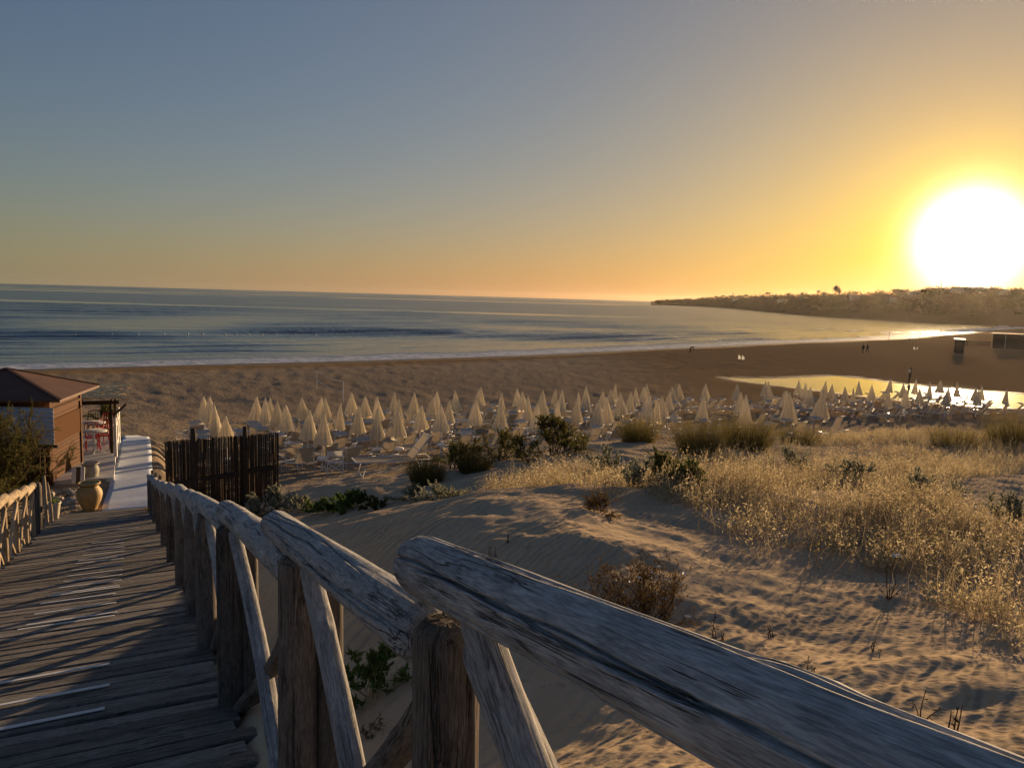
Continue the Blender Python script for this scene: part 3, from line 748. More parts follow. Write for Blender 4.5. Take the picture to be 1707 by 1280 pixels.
# ------------------------------------------------------------------ white walkway mat and deck
def ribbon(cl, width, name, mat, thick=0.012, n=60):
    V = []; Fs = []
    cl = np.array(cl); t = np.linspace(0, 1, len(cl)); tt = np.linspace(0, 1, n)
    px_ = np.interp(tt, t, cl[:, 0]); py_ = np.interp(tt, t, cl[:, 1]); w_ = np.interp(tt, t, width)
    m = 9
    for i in range(n):
        d = np.array([px_[min(i + 1, n - 1)] - px_[max(i - 1, 0)], py_[min(i + 1, n - 1)] - py_[max(i - 1, 0)]]); d /= np.linalg.norm(d); side = np.array([d[1], -d[0]])
        for j in range(m):
            q = np.array([px_[i], py_[i]]) + side * w_[i] * (j / (m - 1) - .5)
            z = float(ground([q[0]], [q[1]], False)[0]) + 0.035 + 0.022 * float(fbm(np.array([q @ d * 1.9]), np.array([q @ side * .35]), 3, 6)[0])
            V.append((q[0], q[1], z))
    for i in range(n - 1):
        for j in range(m - 1): Fs.append((i * m + j, i * m + j + 1, (i + 1) * m + j + 1, (i + 1) * m + j))
    o = MB().add(V, Fs).build(name, mat, smooth=True)
    sm = o.modifiers.new('thickness', 'SOLIDIFY'); sm.thickness = thick; sm.offset = -1
    return o
mat_cl = [hit(213, 847, .05)[:2], hit(218, 815, .04)[:2], hit(221, 785, .04)[:2], hit(224, 755, .04)[:2], hit(227, 725, .04)[:2]]
mat_o = ribbon(mat_cl, [1.16, 1.12, 1.12, 1.12, 1.15], 'walkway_mat', 'mat_fabric')
tag(mat_o, 'white fabric walkway mat laid over the sand past the hut', 'mat')

# ------------------------------------------------------------------ hut, pergola and terrace by the path
N2 = onz(87, 803, 2.45)[:2]; F2 = onz(139, 772, 2.40)[:2]
hd = F2 - N2; HUT_D = float(np.linalg.norm(hd)); hd = hd / HUT_D; hl = np.array([-hd[1], hd[0]])     # hd runs along the wall beside the path, hl away from the path
HUT_Z = 2.40
def hp(a, b, z): return Vector((*(N2 + hd * a + hl * b), HUT_Z + z))
HUT_W = 3.0
hut = empty('beach_hut', (*N2, HUT_Z), math.atan2(hd[1], hd[0])); bpy.context.view_layer.update(); U = Under(hut)
tag(hut, 'small orange timber beach hut with brown hipped roof', 'hut')
def slab(name, mat, a0, a1, b0, b1, z0, z1, U, bev=0.004):
    """a box given in the hut's own directions: a along the path wall, b away from it"""
    o = MB().box((0, 0, 0), (abs(a1 - a0), abs(b1 - b0), z1 - z0), None, bev).build(name, mat)
    c = hp((a0 + a1) / 2, (b0 + b1) / 2, (z0 + z1) / 2)
    m = Matrix.Rotation(math.atan2(hd[1], hd[0]), 4, 'Z'); m.translation = c; o.matrix_world = m
    return U(o)
HT = 2.42
slab('wall', 'dark_timber', .06, HUT_D - .06, .06, HUT_W - .06, 0.02, HT - .05, U)
for k in range(9):                                                    # boards of the wall beside the path, below and above the shutter
    z0 = .05 + k * .116
    slab('board', 'orange_board', .14, HUT_D - .14, .03, .058, z0, z0 + .108, U)
for k in range(5):
    z0 = 1.78 + k * .116
    slab('board', 'orange_board', .14, HUT_D - .14, .03, .058, z0, z0 + .108, U)
slab('shutter', 'tan_panel', .18, HUT_D - .16, .0, .028, 1.06, 1.78, U)
slab('rail', 'orange_board', .12, HUT_D - .12, -.02, .03, 2.02, 2.10, U)
for a in (0.0, HUT_D - .12):
    slab('corner_post', 'orange_board', a, a + .13, -.012, .12, -.05, HT, U)
slab('corner_post', 'dark_timber', 0, .12, HUT_W - .12, HUT_W, -.05, HT, U)
for k in range(19):                                                   # boards of the front wall
    z0 = .05 + k * .122
    slab('board', 'orange_board', .03, .058, .14, HUT_W - .14, z0, z0 + .114, U)
# roof: hipped, with overhang, thick edge and ridge caps
ov = .42; ap = hp(HUT_D / 2 - .1, HUT_W / 2, HT + .72)
c4 = [hp(-ov, -ov, HT + .02), hp(HUT_D + ov, -ov, HT + .02), hp(HUT_D + ov, HUT_W + ov, HT + .02), hp(-ov, HUT_W + ov, HT + .02)]
dn = Vector((0, 0, -.07))
rm = MB().add([*c4, ap, *[c + dn for c in c4]], [(0, 1, 4), (1, 2, 4), (2, 3, 4), (3, 0, 4), (0, 5, 6, 1), (1, 6, 7, 2), (2, 7, 8, 3), (3, 8, 5, 0), (5, 8, 7, 6)])
o = rm.build('roof', 'roof_brown'); roof = U(o)
for c in c4:
    o = MB().bar(c + Vector((0, 0, .012)), ap + Vector((0, 0, .012)), .09, .03).build('ridge_cap', 'roof_brown'); U(o)
# corrugated pale sheet beside the hut: each corrugation is relief
mb = MB(); n = 44; W_ = 1.7; H_ = 1.02
V = []; Fs = []
for i in range(n + 1):
    z = H_ * i / n; off = .022 * math.sin(2 * math.pi * i / n * 8)
    for b in (0, W_): V.append((b, off, z))
for i in range(n): Fs.append((2 * i, 2 * i + 1, 2 * i + 3, 2 * i + 2))
o = mb.add(V, Fs).build('corrugated_panel', 'blue_sheet', smooth=True); sm = o.modifiers.new('t', 'SOLIDIFY'); sm.thickness = .006
p = at_depth(91, 741, float(N2[1]) - .35); m = Matrix.Rotation(R(178), 4, 'Z'); m.translation = Vector(p); o.matrix_world = m; U(o)
o = MB().box((0, 0, 0), (1.9, .06, .08)).build('panel_sill', 'dark_timber'); m = Matrix.Rotation(R(-2), 4, 'Z'); m.translation = Vector(p) + Vector((-.85, 0.02, -.05)); o.matrix_world = m; U(o)
o = MB().bar(Vector(at_depth(84, 748, N2[1] - .2)), Vector(at_depth(84, 800, N2[1] - .2)), .13, .05).build('door_jamb', 'orange_board'); U(o)

# reed screen standing in front of the hut
def reed_screen(name, label, A, B, z0, z1, posts, rails, group=None, seed=0):
    A, B = np.array(A), np.array(B); L = np.linalg.norm(B - A); d = (B - A) / L; nrm_ = np.array([d[1], -d[0]])
    root = empty(name, (*((A + B) / 2), z0)); tag(root, label, 'fence', group); bpy.context.view_layer.update(); U = Under(root)
    r_ = np.random.default_rng(seed); mb = MB(); x = 0
    while x < L:
        w = r_.uniform(.012, .026); q = A + d * x + nrm_ * r_.uniform(-.02, .02)
        top = z1 + r_.normal(0, .014) - (r_.uniform(.05, .3) if r_.random() < .04 else 0)
        q2 = q + d * r_.normal(0, .012)
        if r_.random() > .01: mb.tube([(q[0], q[1], z0 - .1), ((q[0] + q2[0]) / 2, (q[1] + q2[1]) / 2, (z0 + z1) / 2), (q2[0], q2[1], top)], w / 2, 5)
        x += w * r_.uniform(.45, .75)
    c = U(mb.build('canes', 'reed', smooth=True)); c['kind'] = 'stuff'
    for (f, h, w) in posts:
        q = A + d * f * L + nrm_ * .06
        U(put_log('post', Vector((*q, z0 - .3)), Vector((*q, z1 + h)), w / 2 * 1.04, w / 2, 'dark_timber', None, seed=seed + int(f * 50), na=14, nz=10, rough=.06, round_end=.15))
    for (f0, f1, zf, w) in rails:
        q0 = A + d * f0 * L + nrm_ * .05; q1 = A + d * f1 * L + nrm_ * .05
        U(MB().bar((*q0, z0 + zf * (z1 - z0)), (*q1, z0 + zf * (z1 - z0) + .03), .07, .11).build('rail', 'dark_timber'))
    return root
A = at_depth(275, 736, 16.6); B = at_depth(464.5, 721, 18.0)
zt = (A[2] + B[2]) / 2
reed_screen('reed_fence', 'dark reed fence panel with two posts standing beside the loungers', A[:2], B[:2], zt - 1.95, zt, [(.23, .26, .14), (.68, .22, .12)], [(-.02, .25, .50, .1), (.30, .62, .53, .1), (.66, .93, .57, .1)], seed=5)
A = at_depth(-60, 742, 19.6); B = at_depth(74, 748, 19.9)
reed_screen('reed_fence', 'brown reed screen under the pale corrugated sheet of the hut', A[:2], B[:2], B[2] - 1.6, B[2], [(.995, .02, .06), (.55, .0, .08)], [(0, 1, .6, .1)], seed=9)

# terrace deck
dk = [onz(87, 802, 2.42), onz(190, 797, 2.42), onz(193, 760, 2.36), onz(196, 735, 2.30), onz(120, 728, 2.30), onz(70, 760, 2.36)]
zt = 2.44
mb = MB().add([(p_[0], p_[1], zt) for p_ in dk] + [(p_[0], p_[1], zt - .18) for p_ in dk], [tuple(range(6))] + [(i, i + 6, (i + 1) % 6 + 6, (i + 1) % 6) for i in range(6)])
deck = mb.build('terrace_deck', 'deck_white'); tag(deck, 'pale painted terrace floor beside the hut', kind='structure')
def dz(px, py, z=zt): return onz(px, py, z)

# pergola
pg0 = dz(187, 755); pg1 = dz(193, 735)
perg = empty('pergola', pg0); tag(perg, 'dark timber pergola with thatched roof beside the terrace', 'pergola'); bpy.context.view_layer.update(); U = Under(perg)
pdir = (pg1 - pg0)[:2]; pl = np.linalg.norm(pdir); pdir = pdir / pl; pside = np.array([-pdir[1], pdir[0]])
def pp(a, b, z): return Vector((*(pg0[:2] + pdir * a + pside * b), zt + z))
PH = 1.66
for a, b in ((0, 0), (pl + .3, 0), (0, 2.6), (pl + .3, 2.6)):
    U(put_log('post', pp(a, b, -.1), pp(a, b, PH), .06, .055, 'dark_timber', None, seed=int(500 + a * 7 + b), na=12, nz=8, rough=.05))
for a in (0, pl + .3): U(MB().bar(pp(a, -.25, PH + .05), pp(a, 2.9, PH + .05), .09, .12).build('beam', 'dark_timber'))
for b in (-.05, .85, 1.75, 2.65): U(MB().bar(pp(-.3, b, PH + .16), pp(pl + 1.4, b, PH + .16), .06, .09).build('rafter', 'dark_timber'))
U(MB().bar(pp(.05, -.02, PH - .45), pp(.05 + .1, -.45, PH - .05), .06, .06).build('brace', 'dark_timber'))
U(MB().add([pp(-.35, -.3, PH + .215), pp(pl + 1.45, -.3, PH + .215), pp(pl + 1.45, 2.85, PH + .215), pp(-.35, 2.85, PH + .215)], [(0, 1, 2, 3)]).build('roof_mat', 'straw'))
mb = MB(); r_ = np.random.default_rng(3)
for k in range(2200):
    a = r_.uniform(-.4, pl + 1.5); b = r_.uniform(-.35, 2.9); z = PH + .225 + r_.uniform(0, .03); L_ = r_.uniform(.35, .7); t_ = r_.normal(0, .5)
    d_ = Vector((*(pside * math.cos(t_) + pdir * math.sin(t_)), r_.normal(0, .012)))
    c_ = pp(a, b, z); mb.bar(c_ - d_ * L_ / 2, c_ + d_ * L_ / 2, r_.uniform(.014, .03), None, 3)
o = U(mb.build('thatch', 'straw')); o['kind'] = 'stuff'

# white picket posts beside the terrace
wf = empty('picket_fence', dz(192, 762)); tag(wf, 'short white picket fence between terrace and walkway mat', 'fence'); bpy.context.view_layer.update(); U = Under(wf)
fps = [dz(193.5, 760), dz(196, 748), dz(198.5, 737)]
for i, q in enumerate(fps):
    U(MB().box((q[0], q[1], zt + .62), (.09, .06, 1.3 + .0 * i), None, .006).build('picket', 'white_paint'))
for z in (.35, .95):
    U(MB().bar((fps[0][0], fps[0][1] + .04, zt + z), (fps[2][0], fps[2][1] + .04, zt + z), .03, .07).build('rail', 'white_paint'))

# tables and red chairs
def cafe_table(c, label):
    root = empty('cafe_table', (c[0], c[1], zt)); tag(root, label, 'table')
    MB().lathe([(.02, .0), (.40, .0), (.42, .012), (.40, .03), (.02, .03)], 28, (0, 0, .72)).build('table_top', 'white_plastic', root, True)
    MB().bar((0, 0, .03), (0, 0, .72), .06, None, 10).build('column', 'white_paint', root)
    m = MB()
    for k in range(4): t = k * math.pi / 2 + .4; m.bar((0, 0, .06), (math.cos(t) * .3, math.sin(t) * .3, .018), .035, .03)
    m.build('foot', 'white_paint', root)
tB = dz(156, 718, zt + .74); tA = dz(155, 704, zt + .74)
cafe_table(tA, 'round white table at the seaward end of the terrace')
cafe_table(tB, 'round white table near the hut wall with red chairs')
def cafe_chair(loc, rz, mat, label):
    root = empty('cafe_chair', loc, rz); tag(root, label, 'chair')
    MB().box((0, 0, .445), (.42, .42, .03), None, .01).build('seat', mat, root)
    for sx in (-1, 1):
        MB().tube([(sx * .19, .19, .44), (sx * .21, .23, 0)], .016, 7).build('leg', mat, root, True)
        MB().tube([(sx * .19, -.19, .44), (sx * .21, -.26, 0)], .016, 7).build('leg', mat, root, True)
        MB().tube([(sx * .20, -.19, .44), (sx * .205, -.22, .65), (sx * .19, -.26, .90)], .016, 7).build('back_post', mat, root, True)
        MB().tube([(sx * .205, -.22, .66), (sx * .22, .05, .68), (sx * .20, .17, .62), (sx * .195, .19, .45)], .014, 7).build('armrest', mat, root, True)
    for k in range(4):
        x = -.12 + .08 * k; MB().tube([(x, -.20, .46), (x, -.235, .66), (x, -.265, .89)], .010, 6).build('spindle', mat, root, True)
    MB().tube([(-.19, -.26, .90), (0, -.285, .925), (.19, -.26, .90)], .019, 7).build('top_rail', mat, root, True)
def face(fr, to): return math.atan2(-(to[0] - fr[0]), to[1] - fr[1])
for q, t_, mt, lb in ((dz(178, 746), tB, 'red_paint', 'red spindle chair beside the pergola post'), (dz(155, 750), tB, 'red_paint', 'red spindle chair by the hut corner'),
                      (dz(176, 731), tA, 'red_paint', 'red spindle chair tucked in at the seaward table'), (dz(158, 727), tA, 'dark_metal', 'dark metal chair at the seaward table')):
    cafe_chair((q[0], q[1], zt), face(q, t_), mt, lb)

# ------------------------------------------------------------------ pots, sign, stones
def jar(name, label, prof, loc, mat, cat='pot', plant=None):
    root = empty(name, loc); tag(root, label, cat)
    MB().lathe(prof, 32).build('body', mat, root, True)
    rim_r, rim_z = max(prof[-6:], key=lambda q: q[1])[0], max(q[1] for q in prof)
    MB().lathe([(.02, -.08), (rim_r * .92, -.08), (rim_r * .92, -.075), (.02, -.07)], 24, (0, 0, rim_z)).build('soil', 'soil', root)
    return root
def jar_prof(h, w, foot, neck, rim):
    pr = []
    for t, r_ in ((0, foot), (.03, foot * 1.02), (.15, foot * 1.25), (.35, w * .88), (.55, w), (.70, w * .95), (.82, neck * 1.08), (.87, neck), (.91, neck * 1.04), (.94, rim), (.985, rim), (1.0, rim * .96), (.985, rim * .86), (.9, neck * .85)):
        pr.append((r_, t * h))
    return pr
q = hit(150, 850); jar('clay_jar', 'big ochre clay jar at the foot of the boardwalk', jar_prof(.70, .29, .155, .20, .25), q, 'terracotta_yellow')
q = hit(151, 802); jar('clay_jar', 'grey-green ribbed jar standing by the hut', jar_prof(.56, .24, .16, .19, .24), q, 'terracotta_grey')
q = hit(173, 802); bowl = empty('clay_bowl', q); tag(bowl, 'low grey clay bowl on the terrace edge', 'bowl')
MB().lathe([(.14, 0), (.17, .02), (.19, .10), (.185, .13), (.17, .13), (.16, .08), (.03, .06)], 28).build('body', 'terracotta_grey', bowl, True); MB().lathe([(.01, .07), (.16, .07), (.16, .075), (.01, .075)], 20).build('soil', 'soil', bowl)
q = P3(19.3, -1.50, 0)
root = empty('flower_pot', (q.x, q.y, gz(q.x, q.y) + .05)); tag(root, 'small cream conical pot with a green plant beside the stick post', 'pot')
MB().lathe([(.07, 0), (.10, .22), (.125, .40), (.14, .42), (.14, .46), (.12, .46), (.11, .38), (.02, .37)], 20).build('body', 'cream_pot', root, True)
pot_plant_root = root
q = dz(131, 806, 2.5); sg = empty('sign_board', q, R(8)); tag(sg, 'blank white board with a brown stripe leaning by the jars', 'board')
for k, mt in enumerate(('white_paint', 'brown_board', 'white_paint')):
    MB().box((-.11 + .11 * k, 0.0, .24), (.108, .025, .46), Quaternion((1, 0, 0), -.18), .004).build('slat', mt, sg)
MB().bar((0, .02, .40), (0, .26, .0), .03, .02).build('strut', 'brown_board', sg)
r_ = np.random.default_rng(12)
for i, (px, py, sz) in enumerate(((82, 826, .22), (92, 822, .2), (101, 820, .16), (113, 820, .24), (122, 825, .26), (119, 834, .2), (112, 840, .18), (127, 838, .24), (124, 846, .15), (134, 815, .14), (96, 832, .17))):
    q = hit(px, py); V = []; Fs = []
    n = 9
    for (rf, zf) in ((.55, -.25), (.95, .05), (.85, .32), (.4, .42)):
        for j in range(n):
            t = 2 * math.pi * j / n; k_ = rf * sz * (1 + r_.normal(0, .10)); V.append((k_ * math.cos(t), k_ * .7 * math.sin(t), zf * sz * (1 + r_.normal(0, .08))))
    for l_ in range(3):
        for j in range(n): j2 = (j + 1) % n; Fs.append((l_ * n + j, l_ * n + j2, (l_ + 1) * n + j2, (l_ + 1) * n + j))
    Fs += [tuple(range(n))[::-1], tuple(range(3 * n, 4 * n))]
    o = MB().add(V, Fs).build('stone', 'stone_pale'); o.location = q; o.rotation_euler = (0, 0, r_.uniform(0, 6))
    tag(o, 'flat pale stone lying between the left railing and the clay jar', 'stone', 'stones by the clay jar')

# ------------------------------------------------------------------ parasols and loungers
def canopy_mesh(w, seed, H=2.2, L=1.25):
    r_ = np.random.default_rng(seed); n = 48; nz = 16; V = []; Fs = []
    ph = r_.uniform(0, 6); amp = r_.uniform(.10, .2)
    hem = r_.normal(0, .035, 8)
    for i in range(nz):
        t = i / (nz - 1)
        for j in range(n):
            a = 2 * math.pi * j / n
            fold = 1 + (amp + .20 * t) * math.cos(8 * a + ph) * min(1, t * 3) + .05 * math.sin(3 * a + seed + 3 * t)
            rr_ = (.018 + (w - .018) * (t ** 0.93)) * fold
            z = H - L * t + (hem[int(j / n * 8) % 8] * t ** 4) + .03 * t ** 4 * math.cos(8 * a + ph)
            V.append((rr_ * math.cos(a) * (1 + .15 * math.cos(seed)), rr_ * math.sin(a), z))
    for i in range(nz - 1):
        for j in range(n): j2 = (j + 1) % n; Fs.append((i * n + j, (i + 1) * n + j, (i + 1) * n + j2, i * n + j2))
    Fs.append(tuple(range(n)))
    return MB().add(V, Fs).mesh('canopy')
canopies = [canopy_mesh(w, k, L=l_) for k, (w, l_) in enumerate(((.25, 1.25), (.28, 1.22), (.30, 1.18), (.23, 1.30), (.33, 1.15)))]
UMB_LABEL = 'closed cream beach parasol on a white pole with a small round table'
def make_parasol():
    root = empty('beach_parasol')
    link('canopy', canopies[0], 'canopy_cream', root, True)
    MB().bar((0, 0, -.25), (0, 0, 2.16), .042, None, 8).build('pole', 'white_paint', root, True)
    MB().lathe([(.006, 0), (.018, .01), (.016, .04), (.004, .06)], 8, (0, 0, 2.18)).build('finial', 'dark_timber', root, True)
    MB().lathe([(.03, .46), (.19, .47), (.20, .485), (.20, .53), (.19, .54), (.03, .535)], 18).build('pole_table', 'white_plastic', root, True)
    MB().bar((0, 0, -.02), (0, 0, .30), .085, None, 8).build('sleeve', 'white_paint', root, True)
    return root
def make_lounger():
    root = empty('sun_lounger')
    w = .31; f = MB()
    for sx in (-1, 1): f.tube([(sx * w, 1.18, .38), (sx * w, .3, .37), (sx * w, -.72, .38)], .017, 5)
    f.tube([(-w, 1.18, .38), (w, 1.18, .38)], .017, 5); f.tube([(-w, -.72, .38), (w, -.72, .38)], .017, 5)
    f.build('frame', 'white_paint', root, True)
    def sheet(pts, wd):
        V = []; Fs = []
        for (y, z) in pts:
            for x in (-wd, -wd / 2, 0, wd / 2, wd): V.append((x, y, z - .02 * (1 - (x / wd) ** 2)))
        for i in range(len(pts) - 1):
            for j in range(4): Fs.append((i * 5 + j, i * 5 + j + 1, (i + 1) * 5 + j + 1, (i + 1) * 5 + j))
        return MB().add(V, Fs)
    sheet([(1.16, .395), (.7, .38), (.25, .375), (-.22, .39)], .30).build('seat', 'lounger_fabric', root, True)
    bt = (-.66, .93)
    b = sheet([(-.24, .40), (-.34, .52), (-.48, .71), bt], .285).build('backrest', 'lounger_fabric', root, True)
    m = MB(); 
    for sx in (-1, 1): m.tube([(sx * .30, -.22, .38), (sx * .30, bt[0], bt[1] + .01)], .014, 5)
    m.tube([(-.30, bt[0], bt[1] + .01), (.30, bt[0], bt[1] + .01)], .014, 5); m.tube([(-.30, -.40, .60), (.30, -.40, .60)], .010, 5)
    m.build('back_frame', 'white_paint', root, True)
    for y0, y1 in ((.92, 1.02), (-.45, -.58)):
        l_ = MB(); l_.tube([(-w, y0, .37), (-w + .01, y1, .015), (w - .01, y1, .015), (w, y0, .37)], .015, 5); l_.build('leg', 'white_paint', root, True)
    MB().bar((-.29, -.50, .37), (-.30, -.60, .80), .012, None, 5).build('back_stay', 'white_paint', root)
    sh = MB().add([(-.30, -.66, .955), (.30, -.66, .955), (.30, -.30, 1.07), (-.30, -.30, 1.07)], [(0, 1, 2, 3)]).build('sunshade', 'shade_fabric', root)
    return root
parasol0 = make_parasol(); lounger0 = make_lounger()
tips = []
for (ox, oy, sc_, L_) in ((300, 630, 6.565, [(268,188),(338,205),(375,265),(388,305),(510,375),(822,193),(932,222),(963,210),(1077,260),(1180,290),(1360,190),(1385,350),(1497,210),(1600,222),(1553,400)]),
        (560, 630, 6.565, [(33,255),(180,170),(225,305),(323,178),(452,330),(478,205),(632,138),(683,230),(697,325),(840,168),(913,268),(1038,188),(1098,128),(1163,300),(1240,215),(1330,150),(1550,135),(1580,105),(1525,250)]),
        (800, 630, 6.565, [(222,260),(238,145),(428,110),(475,145),(532,200),(615,255),(670,118),(715,180),(808,90),(843,222),(885,135),(1065,195),(1085,122),(1168,88),(1175,135),(1290,220),(1325,122),(1410,205),(1440,100),(1478,65),(1563,180),(1637,145)]),
        (1040, 620, 6.565, [(143,160),(230,145),(258,120),(255,265),(355,258),(435,235),(490,198),(545,145),(572,130),(610,122),(865,240),(890,140),(908,120),(1230,140),(1250,138),(1285,215),(1345,265),(1550,110),(1580,108),(1620,140)]),
        (1280, 610, 7.759, [(185,300),(235,320),(298,360),(395,190),(477,230),(570,268),(655,350),(722,190),(833,232),(1028,262),(1125,275),(1198,187),(1370,262),(1578,165),(1560,320)]),
        (1480, 610, 7.52, [(215,230),(240,310),(340,175),(410,270),(540,210),(655,165),(735,300),(770,262),(885,210),(1100,258),(1130,290),(1195,240),(1487,280)])):
    for (x, y) in L_: tips.append((ox + x / sc_, oy + y / sc_))
SEA_AZ = R(-38)
umb_pos = []
for i, (px, py) in enumerate(tips):
    d_ = ray(px, py); d_ = d_ / math.hypot(d_[0], d_[1]); T = np.arange(25, 110, .1); X_, Y_ = d_[0] * T, d_[1] * T
    g_ = raw_z(X_, Y_)[0] + 2.2; i_ = int(np.argmax(HC + d_[2] * T <= g_)); q = np.array([X_[i_], Y_[i_], gz(X_[i_], Y_[i_])]); umb_pos.append(q)
up = np.array(umb_pos)
lounger_n = 0; placed = []
def zone(q):
    if q[0] < -7.5: return 'standing beyond the dark reed fence'
    if q[1] < 37 and q[0] < 6: return 'in the front block facing the dune'
    if q[0] < 6: return 'in the back rows towards the sea'
    if q[1] < 46: return 'in the block behind the dune grass'
    return 'in the rows beside the lagoon'
for i, q in enumerate(umb_pos):
    o = parasol0 if i == 0 else copy_tree(parasol0)
    r_ = np.random.default_rng(900 + i)
    o.location = q; o.rotation_euler = (R(r_.normal(0, 2.2)), R(r_.normal(0, 2.2)), r_.uniform(0, 6.28)); o.scale = (1, 1, r_.uniform(.95, 1.04)); 
    for ch in o.children:
        if ch.name.startswith('canopy'): cv_ = int(r_.integers(0, 5)); ch.data = canopies[cv_]
    z_ = zone(q); fw_ = ('neatly furled', 'softly furled', 'full-folded', 'tightly furled slim', 'loosely furled wide')[cv_]
    tag(o, f'{fw_} cream beach parasol {z_}', 'parasol', f'{fw_} parasols {z_}')
    # a pair of loungers, backs to the dune, facing the sea
    for sgn in (-1, 1):
        az = SEA_AZ + R(r_.normal(0, 7)); lat_ = np.array([math.cos(az), -math.sin(az)]) * sgn * r_.uniform(.68, .85); ford = np.array([math.sin(az), math.cos(az)]) * r_.uniform(-.5, .35)
        c = q[:2] + lat_ + ford
        if placed and np.min(np.hypot(*(np.array(placed) - c).T)) < .66: continue
        if np.min(np.hypot(*(np.delete(up[:, :2], i, 0) - c).T)) < .36: continue
        if in_poly(np.array([c]), lagoon)[0]: continue
        placed.append(c)
        l = lounger0 if lounger_n == 0 else copy_tree(lounger0); lounger_n += 1
        fw = np.array([math.sin(az), math.cos(az)]); z0, z1 = gz(*(c - fw * .5)), gz(*(c + fw * .9))
        l.location = (c[0], c[1], z0 + (z1 - z0) * .5 / 1.4); l.rotation_euler = (math.atan2(z1 - z0, 1.4), 0, -az)
        shade_ = not (r_.random() < .35 and l is not lounger0)
        if not shade_:
            for ch in list(l.children):
                if ch.name.startswith('sunshade') and l is not lounger0: bpy.data.objects.remove(ch)
        w_ = 'with raised sunshade' if shade_ else 'without sunshade'
        tag(l, f'beige sun lounger {w_} {z_}', 'sun lounger', f'sun loungers {w_} {z_}')
for cm in canopies:
    if not cm.materials: cm.materials.append(MATS['canopy_cream'])
    cm.polygons.foreach_set('use_smooth', np.ones(len(cm.polygons), bool))
# one lounger turned across the others at the foot of the dune
q = hit(668, 788); l = copy_tree(lounger0); l.location = q; l.rotation_euler = (0, 0, R(112)); tag(l, 'beige sun lounger turned sideways at the foot of the dune', 'sun lounger')
for ch in list(l.children):
    if ch.name.startswith('sunshade'): bpy.data.objects.remove(ch)
# folding director's chair
q = hit(557, 790); dc = empty('folding_chair', q, R(25)); tag(dc, "folding white canvas chair with crossed legs before the front parasol", 'chair')
for sx in (-1, 1):
    for y in (-.2, .2): MB().bar((sx * .27, y, 0), (sx * .27, y, .62 if y > 0 else .88), .028, .022).build('post', 'white_paint', dc)
    MB().bar((sx * .27, -.24, .62), (sx * .27, .26, .62), .05, .025).build('armrest', 'white_paint', dc)
for y in (-.2, .2):
    MB().bar((-.26, y, .05), (.26, y, .43), .025, .02).build('cross_leg', 'white_paint', dc); MB().bar((.26, y + .025, .05), (-.26, y + .025, .43), .025, .02).build('cross_leg', 'white_paint', dc)
MB().add([(-.26, -.2, .45), (0, -.2, .42), (.26, -.2, .45), (-.26, .2, .45), (0, .2, .42), (.26, .2, .45)], [(0, 1, 4, 3), (1, 2, 5, 4)]).build('seat', 'white_canvas', dc, True)
MB().add([(-.26, -.2, .68), (0, -.23, .68), (.26, -.2, .68), (-.26, -.2, .86), (0, -.23, .86), (.26, -.2, .86)], [(0, 1, 4, 3), (1, 2, 5, 4)]).build('back', 'white_canvas', dc, True)

# ------------------------------------------------------------------ volleyball net
v0 = hit(528, 632); v0 = onz(528, 645, -0.35); v1 = onz(572, 664, -0.25); v0[2] = gz(*v0[:2]); v1[2] = gz(*v1[:2])
vn = empty('volleyball_net', v0); tag(vn, 'sagging volleyball net with white tapes on the empty beach', 'net'); bpy.context.view_layer.update(); U = Under(vn)
for q in (v0, v1): U(MB().bar((*q[:2], q[2] - .3), (*q[:2], q[2] + 1.6), .06, None, 8).build('pole', 'white_paint'))
def npt(t, z): p_ = v0 + (v1 - v0) * t; return Vector((p_[0], p_[1], p_[2] + z - .16 * math.sin(math.pi * t)))
for z in (1.55, .78): U(MB().tube([npt(t, z) for t in np.linspace(0.01, .99, 12)], .028, 5).build('tape', 'white_canvas'))
mb = MB()
for t in np.linspace(.01, .99, 46): mb.bar(npt(t, .78), npt(t, 1.55), .006)
for z in np.linspace(.88, 1.45, 6):
    for a, b in zip(np.linspace(.01, .99, 9)[:-1], np.linspace(.01, .99, 9)[1:]): mb.bar(npt(a, z), npt(b, z), .006)
U(mb.build('mesh', 'dark_timber'))

# ------------------------------------------------------------------ buoys
for i, (x, y) in enumerate([(157,317),(361,315),(532,313),(655,311),(778,309),(890,307),(960,307),(1070,311),(1118,310),(1178,310),(1243,310),(1310,311),(1400,312),(1500,311),(1594,310)]):
    q = onz(x / 2.845, 450 + y / 2.845, SEA_Z)
    r = empty('buoy', (q[0], q[1], SEA_Z + .12)); tag(r, 'small pale marker buoy floating in the line off the beach', 'buoy', 'line of marker buoys')
    MB().lathe([(.03, -.15), (.14, -.10), (.18, 0), (.15, .09), (.07, .15), (.04, .27)], 12).build('float', 'buoy_white', r, True)
    MB().lathe([(.05, .26), (.05, .34), (.03, .36)], 8).build('eye', 'dark_metal', r, True)

